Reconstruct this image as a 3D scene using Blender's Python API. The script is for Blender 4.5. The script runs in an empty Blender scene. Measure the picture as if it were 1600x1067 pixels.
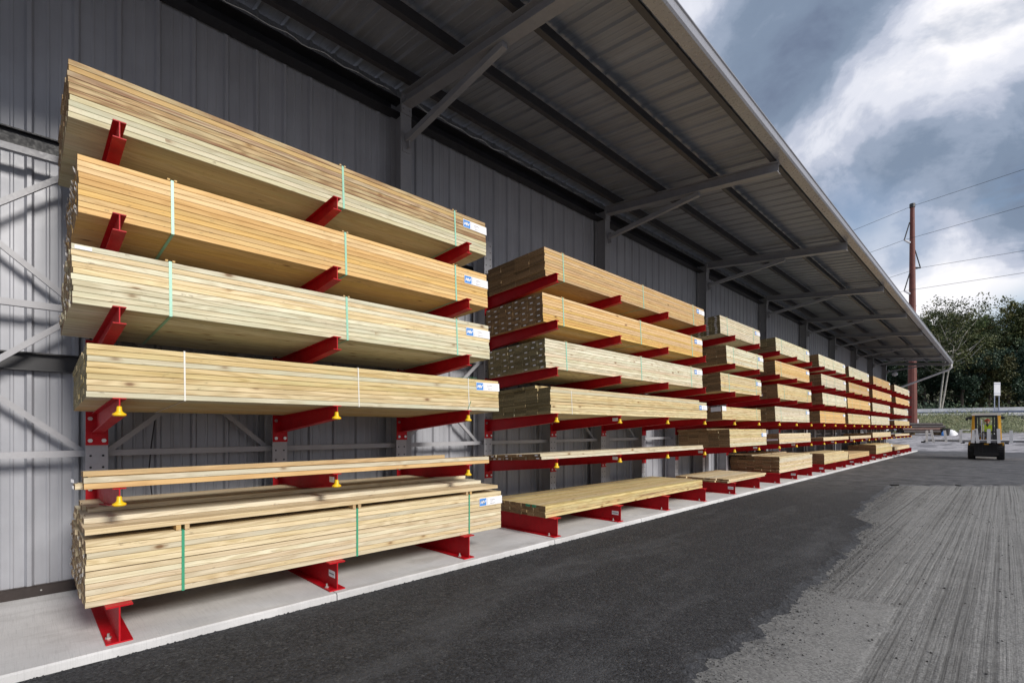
import bpy, math, random
from mathutils import Vector, Matrix
random.seed(7)
R = random.Random(11)
C = bpy.context.scene.collection
sc = bpy.context.scene
S2 = math.sqrt(0.5)
H = 1.508                      # camera height above the asphalt

# ------------------------------------------------------------------ camera
cd = bpy.data.cameras.new('camera'); cam = bpy.data.objects.new('camera', cd); C.objects.link(cam)
cam.location = (0, 0, H); cam.rotation_euler = (math.radians(90), 0, math.radians(45))
cd.sensor_width = 36; cd.lens = 36*770/1600; cd.shift_y = 136.5/1600; cd.shift_x = 0
cd.clip_start = 0.05; cd.clip_end = 3000
sc.camera = cam
# ------------------------------------------------------------------ exposure
sc.view_settings.view_transform = 'Standard'; sc.view_settings.look = 'None'
sc.view_settings.exposure = 1.35; sc.view_settings.gamma = 1.0
sc.view_settings.use_curve_mapping = False
# ------------------------------------------------------------------ sun
SUN_EL = math.radians(29); SUN_AZ = math.radians(2)      # azimuth measured from +X towards +Y
sund = Vector((math.cos(SUN_EL)*math.cos(SUN_AZ), math.cos(SUN_EL)*math.sin(SUN_AZ), math.sin(SUN_EL)))
sl = bpy.data.lights.new('sun', 'SUN'); sl.energy = 1.5; sl.angle = math.radians(16); sl.color = (1.0, 0.95, 0.88)
so = bpy.data.objects.new('sun', sl); C.objects.link(so); so.rotation_euler = sund.to_track_quat('Z', 'Y').to_euler()

# ------------------------------------------------------------------ node helper
class NT:
    def __init__(s, tree):
        s.t = tree; s.n = tree.nodes; s.l = tree.links
    def new(s, typ, **kw):
        n = s.n.new(typ)
        for k, v in kw.items(): setattr(n, k, v)
        return n
    def put(s, sock, v):
        if v is None: return
        if isinstance(v, bpy.types.NodeSocket): s.l.new(v, sock)
        else: sock.default_value = v
    def math(s, op, a, b=None, c=None, clamp=False):
        n = s.new('ShaderNodeMath', operation=op, use_clamp=clamp)
        s.put(n.inputs[0], a); s.put(n.inputs[1], b); s.put(n.inputs[2], c); return n.outputs[0]
    def vmath(s, op, a, b=None):
        n = s.new('ShaderNodeVectorMath', operation=op)
        s.put(n.inputs[0], a); s.put(n.inputs[1], b)
        return n.outputs['Value'] if op in ('DOT_PRODUCT', 'LENGTH', 'DISTANCE') else n.outputs[0]
    def scale(s, v, k):
        n = s.new('ShaderNodeVectorMath', operation='SCALE'); s.put(n.inputs[0], v); s.put(n.inputs['Scale'], k); return n.outputs[0]
    def noise(s, vec, scale, detail=3, rough=.55, dist=0.0):
        n = s.new('ShaderNodeTexNoise'); s.put(n.inputs['Vector'], vec); s.put(n.inputs['Scale'], scale)
        n.inputs['Detail'].default_value = detail; n.inputs['Roughness'].default_value = rough; n.inputs['Distortion'].default_value = dist
        return n.outputs['Fac']
    def noisec(s, vec, scale, detail=2):
        n = s.new('ShaderNodeTexNoise'); s.put(n.inputs['Vector'], vec); s.put(n.inputs['Scale'], scale)
        n.inputs['Detail'].default_value = detail; return n.outputs['Color']
    def voro(s, vec, scale, out='Distance', rnd=1.0):
        n = s.new('ShaderNodeTexVoronoi'); s.put(n.inputs['Vector'], vec); s.put(n.inputs['Scale'], scale)
        n.inputs['Randomness'].default_value = rnd; return n.outputs[out]
    def ramp(s, f, stops, interp='LINEAR'):
        n = s.new('ShaderNodeValToRGB'); n.color_ramp.interpolation = interp; e = n.color_ramp.elements
        while len(e) < len(stops): e.new(.5)
        for i, (p, c) in enumerate(stops):
            e[i].position = p; e[i].color = (c, c, c, 1) if isinstance(c, (int, float)) else (*c[:3], 1)
        s.put(n.inputs[0], f); return n.outputs[0]
    def maprange(s, v, a, b, c=0.0, d=1.0, smooth=True):
        n = s.new('ShaderNodeMapRange'); n.interpolation_type = 'SMOOTHSTEP' if smooth else 'LINEAR'
        s.put(n.inputs['Value'], v)
        for k, x in zip(('From Min', 'From Max', 'To Min', 'To Max'), (a, b, c, d)): s.put(n.inputs[k], x)
        return n.outputs['Result']
    def mix(s, f, a, b, blend='MIX'):
        n = s.new('ShaderNodeMix', data_type='RGBA', blend_type=blend)
        s.put(n.inputs[0], f)
        for k, v in ((6, a), (7, b)):
            if isinstance(v, (tuple, list)): v = (*v[:3], 1)
            s.put(n.inputs[k], v)
        return n.outputs[2]
    def mapping(s, vec, scale=(1, 1, 1), loc=(0, 0, 0), rot=(0, 0, 0)):
        n = s.new('ShaderNodeMapping'); s.put(n.inputs['Vector'], vec); s.put(n.inputs['Scale'], scale)
        s.put(n.inputs['Location'], loc); s.put(n.inputs['Rotation'], rot); return n.outputs[0]
    def sep(s, vec):
        n = s.new('ShaderNodeSeparateXYZ'); s.put(n.inputs[0], vec); return n.outputs
    def comb(s, x, y, z):
        n = s.new('ShaderNodeCombineXYZ')
        for i, v in enumerate((x, y, z)): s.put(n.inputs[i], v)
        return n.outputs[0]
    def bump(s, h, strength=.3, dist=.01):
        n = s.new('ShaderNodeBump'); s.put(n.inputs['Height'], h); n.inputs['Strength'].default_value = strength
        n.inputs['Distance'].default_value = dist; return n.outputs[0]

def px2dir(x, y):
    q = (x-800)/770; v = (670-y)/770
    return Vector(((q-1)*S2, (q+1)*S2, v)).normalized()

# ------------------------------------------------------------------ world: Nishita sky behind broken cloud
w = bpy.data.worlds.new('World'); sc.world = w; w.use_nodes = True
t = NT(w.node_tree); w.node_tree.nodes.clear()
out = t.new('ShaderNodeOutputWorld')
sky = t.new('ShaderNodeTexSky', sky_type='NISHITA'); sky.sun_disc = False
sky.sun_elevation = SUN_EL; sky.sun_rotation = math.pi/2 - SUN_AZ
bg1 = t.new('ShaderNodeBackground'); t.put(bg1.inputs[0], sky.outputs[0]); bg1.inputs[1].default_value = 0.055
gen = t.new('ShaderNodeTexCoord').outputs['Generated']
z = t.sep(gen)
zc = t.math('ADD', t.math('MAXIMUM', z[2], 0.0), 0.28)
pl = t.comb(t.math('DIVIDE', z[0], zc), t.math('DIVIDE', z[1], zc), 0.0)
warp = t.scale(t.vmath('SUBTRACT', t.noisec(gen, 3.0, 5), (.5, .5, .5)), 0.30)
wdir = t.vmath('NORMALIZE', t.vmath('ADD', gen, warp))
f1 = t.noise(pl, 1.3, 10, .58, .35)
f2 = t.noise(t.vmath('ADD', pl, (7.3, 2.1, 0)), 3.4, 10, .62, .5)
f3 = t.noise(t.vmath('ADD', gen, t.scale(warp, .6)), 7.0, 10, .60, .3)
b = t.math('ADD', t.math('MULTIPLY', f1, .70), t.math('MULTIPLY', f2, .60))
b = t.math('ADD', b, t.math('MULTIPLY', f3, .75))
b = t.math('SUBTRACT', b, .50)
def blob(x, y, rad, amp):
    global b
    c = px2dir(x, y)
    d = t.vmath('DISTANCE', wdir, tuple(c))
    g = t.maprange(d, 0.0, rad, 1.0, 0.0)
    b = t.math('ADD', b, t.math('MULTIPLY', g, amp))
blob(1290, 100, .34, -.30); blob(1170, 110, .26, -.12); blob(1400, 70, .16, -.10); blob(1060, 20, .16, .22)
blob(1270, 290, .18, .20); blob(1370, 215, .20, .28); blob(1470, 130, .22, .30); blob(1580, 60, .24, .30)
blob(1400, 275, .14, -.26); blob(1500, 235, .20, -.34); blob(1600, 190, .18, -.26); blob(1330, 330, .14, -.10); blob(1590, 330, .12, -.18)
blob(1440, 380, .18, .26); blob(1520, 400, .18, .22); blob(1600, 460, .10, .25); blob(1450, 470, .10, .30)
ccol = t.ramp(b, [(0.0, (.15, .19, .28)), (.28, (.21, .27, .37)), (.42, (.31, .37, .48)), (.54, (.50, .54, .65)), (.68, (.74, .76, .84)), (.86, (.96, .95, .98))], 'EASE')
bg2 = t.new('ShaderNodeBackground'); t.put(bg2.inputs[0], ccol); bg2.inputs[1].default_value = 0.42
gap = t.noise(t.vmath('ADD', pl, (3.3, 9.1, 0)), 2.2, 7, .6, .2)
gapm = t.maprange(gap, .56, .66)
gv = t.maprange(t.vmath('DISTANCE', wdir, tuple(px2dir(1560, 478))), 0.0, .10, 1.0, 0.0)
gv2 = t.maprange(t.vmath('DISTANCE', wdir, tuple(px2dir(1345, 352))), 0.0, .09, .8, 0.0)
gv = t.math('MAXIMUM', t.math('MAXIMUM', gv, gv2), t.math('MULTIPLY', gapm, .45))
mx = t.new('ShaderNodeMixShader'); t.put(mx.inputs[0], gv); t.l.new(bg2.outputs[0], mx.inputs[1]); t.l.new(bg1.outputs[0], mx.inputs[2])
t.l.new(mx.outputs[0], out.inputs[0])

# ------------------------------------------------------------------ materials
MATS = {}
def mat(name):
    m = bpy.data.materials.new(name); m.use_nodes = True
    t = NT(m.node_tree); bs = t.n['Principled BSDF']; MATS[name] = m
    return m, t, bs
def simple(name, col, rough=.5, metal=0.0, var=.12, vscale=6, bumpd=0.0, coat=0.0, dirt=None):
    m, t, bs = mat(name)
    co = t.new('ShaderNodeTexCoord').outputs['Object']
    n = t.noise(co, vscale, 5, .6); n2 = t.noise(co, vscale*9, 3, .6)
    f = t.math('ADD', t.math('MULTIPLY', n, .7), t.math('MULTIPLY', n2, .3))
    c = t.mix(t.maprange(f, .3, .7), tuple(x*(1-var) for x in col), tuple(min(1, x*(1+var)) for x in col))
    if dirt: c = t.mix(t.math('MULTIPLY', t.maprange(n, .55, .75), .5), c, dirt)
    t.put(bs.inputs['Base Color'], c)
    t.put(bs.inputs['Roughness'], t.maprange(n2, .3, .7, rough*.85, min(1, rough*1.15)))
    bs.inputs['Metallic'].default_value = metal; bs.inputs['Coat Weight'].default_value = coat
    if bumpd: t.put(bs.inputs['Normal'], t.bump(n2, .5, bumpd))
    return m

def wood(name, light, dark, tint, knots=1.0, contrast=1.0, weather=0.0):
    m, t, bs = mat(name)
    co = t.new('ShaderNodeTexCoord').outputs['Object']
    oi = t.new('ShaderNodeObjectInfo').outputs['Random']
    at = t.new('ShaderNodeAttribute', attribute_name='rnd').outputs['Fac']
    rnd = t.math('FRACT', t.math('ADD', oi, at))
    p = t.vmath('ADD', co, t.comb(t.math('MULTIPLY', rnd, 37.0), t.math('MULTIPLY', rnd, 91.0), t.math('MULTIPLY', rnd, 53.0)))
    rnd2 = t.math('FRACT', t.math('MULTIPLY', rnd, 17.31)); rnd3 = t.math('FRACT', t.math('MULTIPLY', rnd, 43.7))
    low = t.noise(t.mapping(p, (7, .55, 7)), 1.0, 3, .5, .6)
    rings = t.math('SINE', t.math('MULTIPLY', low, 75.0))
    rings = t.math('MULTIPLY_ADD', rings, .5, .5)
    fine = t.noise(t.mapping(p, (150, 3.5, 150)), 1.0, 4, .65)
    blot = t.noise(t.mapping(p, (9, 2.2, 9)), 1.0, 4, .6)
    g = t.math('ADD', t.math('MULTIPLY', rings, .34*contrast), t.math('MULTIPLY', fine, .85))
    c = t.mix(t.maprange(g, .32, .98, smooth=False), light, dark)
    c = t.mix(t.math('MULTIPLY', t.maprange(blot, .42, .68), .65), c, tint)
    # knots
    pv = t.mapping(p, (14, 6.5, 14))
    vd = t.voro(pv, 1.0); vc = t.sep(t.voro(pv, 1.0, 'Color'))[0]
    on = t.math('GREATER_THAN', vc, 1-.06*knots)
    kn = t.math('MULTIPLY', t.maprange(vd, .08, .27, .85, 0.0), on)
    halo = t.math('MULTIPLY', t.maprange(vd, .15, .50, .6, 0.0), on)
    c = t.mix(halo, c, tuple(x*.62 for x in (light[0], light[1]*.85, light[2]*.7)))
    c = t.mix(kn, c, (.17, .085, .035))
    # per-board tone
    hs = t.new('ShaderNodeHueSaturation'); t.put(hs.inputs['Color'], c)
    t.put(hs.inputs['Value'], t.maprange(rnd2, 0, 1, .86, 1.09, False)); t.put(hs.inputs['Saturation'], t.maprange(rnd3, 0, 1, .82, 1.10, False))
    t.put(hs.inputs['Hue'], t.maprange(rnd, 0, 1, .494, .506, False))
    c = hs.outputs[0]
    if weather:
        wn = t.noise(t.mapping(p, (30, .8, 30)), 1.0, 5, .6, .8)
        c = t.mix(t.math('MULTIPLY', t.maprange(wn, .50, .62), weather), c, (.22, .11, .06))
    # stray mill marks and scuffs
    sc_ = t.noise(t.mapping(p, (26, 9, 26)), 1.0, 4, .7)
    c = t.mix(t.math('MULTIPLY', t.maprange(sc_, .61, .73), .5), c, (.16, .11, .07))
    t.put(bs.inputs['Base Color'], c); bs.inputs['Roughness'].default_value = .72; bs.inputs['Specular IOR Level'].default_value = .25
    t.put(bs.inputs['Normal'], t.bump(t.math('ADD', fine, t.math('MULTIPLY', rings, .3)), .35, .0016))
    return m
def endgrain(name, a, b_):
    m, t, bs = mat(name)
    co = t.new('ShaderNodeTexCoord').outputs['Object']
    oi = t.new('ShaderNodeObjectInfo').outputs['Random']
    at = t.new('ShaderNodeAttribute', attribute_name='rnd').outputs['Fac']
    rnd = t.math('FRACT', t.math('ADD', oi, at))
    p = t.vmath('ADD', co, t.comb(t.math('MULTIPLY', rnd, 3.0), 0.0, t.math('MULTIPLY', rnd, 5.0)))
    d = t.vmath('LENGTH', t.mapping(t.vmath('SUBTRACT', p, (1.5, 0, 2.6)), (1, 0, 1.6)))
    ring = t.math('MULTIPLY_ADD', t.math('SINE', t.math('MULTIPLY', t.math('ADD', d, t.math('MULTIPLY', t.noise(p, 9, 3), .05)), 900.0)), .5, .5)
    n = t.noise(p, 38, 4, .65)
    c = t.mix(t.maprange(t.math('ADD', t.math('MULTIPLY', ring, .3), t.math('MULTIPLY', n, .8)), .25, .85), a, b_)
    hs = t.new('ShaderNodeHueSaturation'); t.put(hs.inputs['Color'], c); t.put(hs.inputs['Value'], t.maprange(t.math('FRACT', t.math('MULTIPLY', rnd, 17.31)), 0, 1, .72, 1.28, False))
    t.put(bs.inputs['Base Color'], hs.outputs[0]); bs.inputs['Roughness'].default_value = .85
    t.put(bs.inputs['Normal'], t.bump(n, .5, .003))
    return m
W = {
 'weathered': wood('weathered_tan_lumber', (.58, .42, .23), (.30, .19, .095), (.52, .44, .26), 1.5, 1.5, .8),
 'greygreen': wood('grey_green_lumber', (.64, .58, .40), (.44, .38, .22), (.55, .55, .38), .8, 1.0, .12),
 'amber':     wood('amber_lumber', (.74, .505, .225), (.52, .32, .12), (.66, .44, .18), .8, 1.0, .10),
 'palegreen': wood('pale_green_lumber', (.74, .68, .50), (.48, .42, .27), (.64, .64, .47), 3.0, 1.2, .14),
 'yellow':    wood('yellow_lumber', (.70, .56, .31), (.45, .33, .15), (.58, .51, .28), 1.0, 1.2, .12),
 'cream':     wood('cream_lumber', (.75, .62, .41), (.50, .38, .21), (.66, .55, .34), 1.1, 1.2, .12),
 'tan':       wood('tan_lumber', (.60, .41, .20), (.40, .25, .11), (.50, .36, .17), .8, 1.0),
 'white':     wood('pale_lumber', (.72, .64, .48), (.48, .40, .26), (.60, .56, .42), 1.6, 1.2, .10),
}
EG = {
 'brown': endgrain('brown_end_grain', (.34, .21, .10), (.15, .09, .042)),
 'green': endgrain('green_end_grain', (.31, .25, .13), (.13, .11, .05)),
}
M_RED = simple('crimson_paint', (.43, .004, .011), .50, 0, .16, 8, 0, 0, (.16, .012, .014))
M_RED.node_tree.nodes['Principled BSDF'].inputs['Specular IOR Level'].default_value = .25
M_COL = simple('grey_paint', (.34, .34, .36), .45, 0, .08, 5)
M_STEEL = simple('slate_steel_paint', (.26, .26, .275), .45, 0, .10, 4)
M_PURLIN = simple('dark_primer', (.050, .047, .050), .5, 0, .15, 4)
M_BLACK = simple('black_steel', (.018, .018, .021), .45, 0, .2, 6)
M_YEL = simple('yellow_plastic', (.80, .50, .01), .38, 0, .05, 9)
M_BOLT = simple('zinc_bolt', (.55, .54, .52), .38, .8, .1, 20)
M_HOLE = simple('hole_dark', (.012, .012, .014), .8)
M_GREEN = simple('green_strap', (.05, .30, .17), .35, 0, .1, 30)
M_MINT = simple('mint_strap', (.28, .56, .42), .35, 0, .08, 30)
M_WSTRAP = simple('white_strap', (.66, .64, .58), .4, 0, .05, 30)
M_PAPER = simple('white_paper', (.78, .78, .80), .6, 0, .04, 30)
M_BLUE = simple('label_blue', (.06, .24, .62), .5, 0, .05, 30)
M_INK = simple('grey_ink', (.18, .18, .20), .7)
M_TRIM = simple('dark_brown_trim', (.030, .022, .020), .4, 0, .2, 5)
M_GUTTER = simple('gutter_metal', (.30, .30, .32), .30, .35, .06, 3)
M_WHITE = simple('white_enamel', (.62, .62, .65), .35, 0, .06, 5)
M_RUST = simple('weathering_steel', (.125, .032, .022), .65, 0, .25, 2.5, .002)
M_CONC2 = simple('foundation_concrete', (.30, .27, .25), .85, 0, .2, 3, .004)

def metal_sheet(name, col, rough, stretch, streak=.16, metal=.0):
    m, t, bs = mat(name)
    co = t.new('ShaderNodeTexCoord').outputs['Object']
    oi = t.new('ShaderNodeObjectInfo').outputs['Random']
    p = t.vmath('ADD', co, t.comb(t.math('MULTIPLY', oi, 31.0), t.math('MULTIPLY', oi, 17.0), t.math('MULTIPLY', oi, 9.0)))
    n = t.noise(t.mapping(p, stretch), 1.0, 5, .6); n2 = t.noise(p, 2.3, 4, .6)
    f = t.math('ADD', t.math('MULTIPLY', n, .6), t.math('MULTIPLY', n2, .4))
    c = t.mix(t.maprange(f, .3, .7), tuple(x*(1-streak) for x in col), tuple(x*(1+streak) for x in col))
    t.put(bs.inputs['Base Color'], c); t.put(bs.inputs['Roughness'], t.maprange(n2, .3, .7, rough-.06, rough+.08))
    bs.inputs['Metallic'].default_value = metal
    t.put(bs.inputs['Normal'], t.bump(n2, .35, .006))
    return m
M_WALL = metal_sheet('grey_wall_sheet', (.335, .342, .372), .38, (9, 9, .5), .10, .1)
M_DECK = metal_sheet('warm_grey_deck_sheet', (.285, .30, .335), .45, (.5, 9, 9), .14)

def concrete():
    m, t, bs = mat('broomed_concrete')
    co = t.new('ShaderNodeNewGeometry').outputs['Position']
    n = t.noise(co, 1.3, 6, .6); br = t.noise(t.mapping(co, (5, 160, 5)), 1.0, 4, .6)
    sp = t.noise(co, 130, 3, .7); st = t.noise(t.mapping(co, (3.0, .8, 1)), 1.0, 5, .65, .5)
    c = t.mix(t.maprange(n, .3, .7), (.50, .495, .495), (.64, .635, .635))
    c = t.mix(t.math('MULTIPLY', t.maprange(st, .5, .72), .45), c, (.30, .285, .27))
    c = t.mix(t.math('MULTIPLY', t.maprange(sp, .55, .75), .35), c, (.27, .26, .25))
    c = t.mix(t.math('MULTIPLY', t.maprange(br, .5, .7), .28), c, (.32, .32, .32))
    t.put(bs.inputs['Base Color'], c); bs.inputs['Roughness'].default_value = .88
    t.put(bs.inputs['Normal'], t.bump(t.math('ADD', t.math('MULTIPLY', br, .8), t.math('MULTIPLY', sp, .6)), .6, .004))
    return m
M_CONC = concrete()
def asphalt():
    m, t, bs = mat('fresh_asphalt')
    co = t.new('ShaderNodeNewGeometry').outputs['Position']
    v = t.voro(co, 60); v2 = t.voro(co, 130); vc = t.sep(t.voro(co, 60, 'Color'))
    n = t.noise(t.mapping(co, (1.6, .35, 1), rot=(0, 0, -.35)), 1.0, 6, .65, .6); n2 = t.noise(co, 2.6, 7, .7)
    c = t.mix(vc[0], (.012, .0125, .0145), (.042, .0435, .049))
    c = t.mix(t.math('MULTIPLY', t.maprange(vc[1], .90, .97), .3), c, (.14, .14, .14))
    far = t.maprange(t.sep(co)[1], 9.0, 20.0)
    dust = t.math('MULTIPLY', t.maprange(t.math('ADD', t.math('MULTIPLY', n, .7), t.math('MULTIPLY', n2, .35)),   .48, .70), .60)
    dust = t.math('MAXIMUM', dust, t.math('MULTIPLY', far, t.maprange(n2, .3, .65, .15, 1.0)))
    fm = t.noise(t.mapping(co, (.35, 1.3, 1), rot=(0, 0, .35)), 1.0, 7, .68, .8)
    c = t.mix(dust, c, t.mix(far, (.080, .082, .088), (.125, .125, .132)))
    c = t.mix(t.math('MULTIPLY', far, t.maprange(fm, .50, .64, 0, .75)), c, (.038, .039, .043))
    t.put(bs.inputs['Base Color'], c); t.put(bs.inputs['Roughness'], t.maprange(vc[2], 0, 1, .62, .88, False))
    bs.inputs['Specular IOR Level'].default_value = .35
    h = t.math('ADD', t.math('MULTIPLY', v, -1.0), t.math('MULTIPLY', v2, -.5))
    h = t.math('ADD', h, t.math('MULTIPLY', n2, 1.2))
    t.put(bs.inputs['Normal'], t.bump(h, .75, .007))
    return m
M_ASPH = asphalt()
def milled():
    m, t, bs = mat('milled_asphalt')
    co = t.new('ShaderNodeNewGeometry').outputs['Position']
    s = t.sep(co)
    wob = t.math('MULTIPLY', t.noise(t.mapping(co, (.6, .35, 1)), 1.0, 3, .5), .03)
    gx = t.math('ADD', s[0], wob)
    gro = t.noise(t.comb(t.math('MULTIPLY', gx, 24.0), t.math('MULTIPLY', s[1], .09), 0.0), 1.0, 3, .6)
    teeth = t.noise(t.comb(t.math('MULTIPLY', gx, 34.0), t.math('MULTIPLY', s[1], 7.0), 0.0), 1.0, 3, .6)
    wide = t.noise(t.comb(t.math('MULTIPLY', gx, 4.0), t.math('MULTIPLY', s[1], .12), 0.0), 1.0, 3, .55)
    # smooth unmilled patch near the camera
    edge = t.math('MULTIPLY', t.noise(co, 3.5, 4, .6), .25)
    px_ = t.maprange(t.math('ADD', s[0], edge), -.58, -.50, 1.0, 0.0)
    py_ = t.maprange(t.math('ADD', s[1], edge), 5.42, 5.50, 1.0, 0.0)
    smooth = t.math('MULTIPLY', px_, py_)
    rough_ = t.math('SUBTRACT', 1.0, smooth)
    sp = t.noise(co, 95, 4, .7); v = t.sep(t.voro(co, 90, 'Color'))
    n = t.noise(co, 2.0, 5, .6)
    c = t.mix(v[0], (.12, .12, .118), (.27, .268, .262))
    c = t.mix(t.math('MULTIPLY', t.maprange(gro, .50, .62), t.math('MULTIPLY', rough_, .62)), c, (.060, .059, .057))
    c = t.mix(t.math('MULTIPLY', t.maprange(teeth, .55, .68), t.math('MULTIPLY', rough_, .45)), c, (.075, .073, .07))
    c = t.mix(t.math('MULTIPLY', t.maprange(wide, .48, .64), t.math('MULTIPLY', rough_, .45)), c, (.085, .083, .08))
    c = t.mix(t.math('MULTIPLY', t.maprange(n, .40, .70), .35), c, (.25, .248, .24))
    c = t.mix(t.math('MULTIPLY', t.maprange(sp, .60, .72), .5), c, (.055, .054, .052))
    yb = t.maprange(s[1], 8.0, 17.0, -1.15, -1.85, False)
    near = t.maprange(t.math('ADD', t.math('SUBTRACT', s[0], yb), t.math('MULTIPLY', t.noise(co, 2.2, 5, .7), .7)), .05, .65, 1.0, 0.0)
    crumb = t.maprange(t.noise(co, 26, 6, .75), .46, .60)
    c = t.mix(t.math('MULTIPLY', t.math('MULTIPLY', near, crumb), .75), c, (.050, .050, .053))
    c = t.mix(t.math('MULTIPLY', near, .30), c, (.060, .060, .063))
    t.put(bs.inputs['Base Color'], c); bs.inputs['Roughness'].default_value = .9
    h = t.math('ADD', t.math('MULTIPLY', gro, t.math('MULTIPLY', rough_, -2.2)), t.math('MULTIPLY', sp, .8))
    h = t.math('ADD', h, t.math('MULTIPLY', teeth, t.math('MULTIPLY', rough_, -1.0)))
    t.put(bs.inputs['Normal'], t.bump(h, .8, .009))
    return m
M_MILL = milled()
def gravel():
    m, t, bs = mat('yard_gravel')
    co = t.new('ShaderNodeNewGeometry').outputs['Position']
    n = t.noise(t.mapping(co, (.12, .12, .12), rot=(0, 0, .785)), 1.0, 6, .6, .3); v = t.sep(t.voro(co, 14, 'Color'))[0]
    n2 = t.noise(t.mapping(co, (.9, .25, .9), rot=(0, 0, -.785)), 1.0, 5, .6)
    c = t.mix(v, (.22, .21, .22), (.40, .385, .40))
    c = t.mix(t.maprange(n2, .45, .62), c, (.15, .145, .155))
    zz = t.sep(co)[2]
    grass = t.math('MULTIPLY', t.maprange(zz, 1.25, 1.9), 1.0)
    c = t.mix(grass, c, t.mix(t.maprange(n, .4, .6), (.07, .085, .035), (.13, .12, .06)))
    t.put(bs.inputs['Base Color'], c); bs.inputs['Roughness'].default_value = .95
    t.put(bs.inputs['Normal'], t.bump(v, .5, .03))
    return m
M_GRAVEL = gravel()

# ------------------------------------------------------------------ mesh helpers
class MB:
    def __init__(s): s.v = []; s.f = []; s.m = []; s.r = []; s.cur = 0.0
    def add(s, vs, fs, mi=0):
        o = len(s.v); s.v += [tuple(p) for p in vs]
        for k, f in enumerate(fs):
            s.f.append([i+o for i in f]); s.m.append(mi if isinstance(mi, int) else mi[k]); s.r.append(s.cur)
    def box(s, x0, x1, y0, y1, z0, z1, mi=0):
        s.add([(x0,y0,z0),(x1,y0,z0),(x1,y1,z0),(x0,y1,z0),(x0,y0,z1),(x1,y0,z1),(x1,y1,z1),(x0,y1,z1)],
              [(0,3,2,1),(4,5,6,7),(0,1,5,4),(1,2,6,5),(2,3,7,6),(3,0,4,7)], mi)
    def bar(s, a, b, wd, ht, mi=0, up=Vector((0,0,1))):
        a = Vector(a); b = Vector(b); d = (b-a).normalized()
        sd = d.cross(up)
        if sd.length < 1e-4: sd = d.cross(Vector((1,0,0)))
        sd.normalize(); u = sd.cross(d).normalized()
        vs = [p + sd*(i*wd/2) + u*(j*ht/2) for p in (a, b) for i, j in ((-1,-1),(1,-1),(1,1),(-1,1))]
        s.add(vs, [(0,1,2,3),(7,6,5,4),(0,4,5,1),(1,5,6,2),(2,6,7,3),(3,7,4,0)], mi)
    def tube(s, pts, rad, n=8, mi=0, cap=True):
        pts = [Vector(p) for p in pts]
        rads = rad if isinstance(rad, (list, tuple)) else [rad]*len(pts)
        o = len(s.v); prev = None
        for i, p in enumerate(pts):
            d = (pts[min(i+1, len(pts)-1)] - pts[max(i-1, 0)]).normalized()
            if prev is None:
                a = Vector((0,0,1)) if abs(d.z) < .9 else Vector((1,0,0))
                sd = d.cross(a).normalized()
            else: sd = (prev - d*prev.dot(d)).normalized()
            prev = sd; u = d.cross(sd)
            for k in range(n):
                an = 2*math.pi*k/n; s.v.append(tuple(p + (sd*math.cos(an) + u*math.sin(an))*rads[i]))
        for i in range(len(pts)-1):
            for k in range(n):
                s.f.append([o+i*n+k, o+i*n+(k+1) % n, o+(i+1)*n+(k+1) % n, o+(i+1)*n+k]); s.m.append(mi); s.r.append(s.cur)
        if cap:
            s.f.append([o+k for k in range(n)][::-1]); s.m.append(mi); s.r.append(s.cur)
            e = o+(len(pts)-1)*n; s.f.append([e+k for k in range(n)]); s.m.append(mi); s.r.append(s.cur)
    def extrude(s, prof, y0, y1, mi=0, cap=1):
        """prof: closed list of (x,z), extruded along y"""
        n = len(prof)
        vs = [(x, y0, z) for x, z in prof] + [(x, y1, z) for x, z in prof]
        fs = [(i, (i+1) % n, n+(i+1) % n, n+i) for i in range(n)]; ms = [mi]*n
        if cap: fs += [tuple(range(n))[::-1], tuple(range(n, 2*n))]; ms += [cap if cap > 1 else mi]*2
        s.add(vs, fs, ms)
    def mesh(s, name, mats, smooth=False):
        me = bpy.data.meshes.new(name); me.from_pydata(s.v, [], s.f)
        for m in (mats if isinstance(mats, (list, tuple)) else [mats]): me.materials.append(m)
        if any(s.m): me.polygons.foreach_set('material_index', s.m)
        if any(s.r):
            a = me.attributes.new('rnd', 'FLOAT', 'FACE'); a.data.foreach_set('value', s.r)
        if smooth: me.polygons.foreach_set('use_smooth', [True]*len(me.polygons))
        me.validate(); me.update(); return me
    def build(s, name, mats, parent=None, smooth=False, **kw):
        return obj(name, s.mesh(name, mats, smooth), parent, **kw)
def obj(name, me, parent=None, loc=(0,0,0), rot=(0,0,0), kind=None):
    o = bpy.data.objects.new(name, me); C.objects.link(o); o.location = loc; o.rotation_euler = rot
    if parent: o.parent = parent
    if kind: o['kind'] = kind
    return o
def thing(name, label, cat, loc=(0,0,0), rot=(0,0,0), group=None):
    o = bpy.data.objects.new(name, None); C.objects.link(o); o.location = loc; o.rotation_euler = rot
    o.empty_display_size = .2; o['label'] = label; o['category'] = cat
    if group: o['group'] = group
    return o
def tag(o, label, cat, group=None):
    o['label'] = label; o['category'] = cat
    if group: o['group'] = group
    return o
def Yat(x, X):                 # distance along the rack of image column x on the vertical plane X
    q = (x-800)/770; return -X*(1+q)/(1-q)

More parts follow.
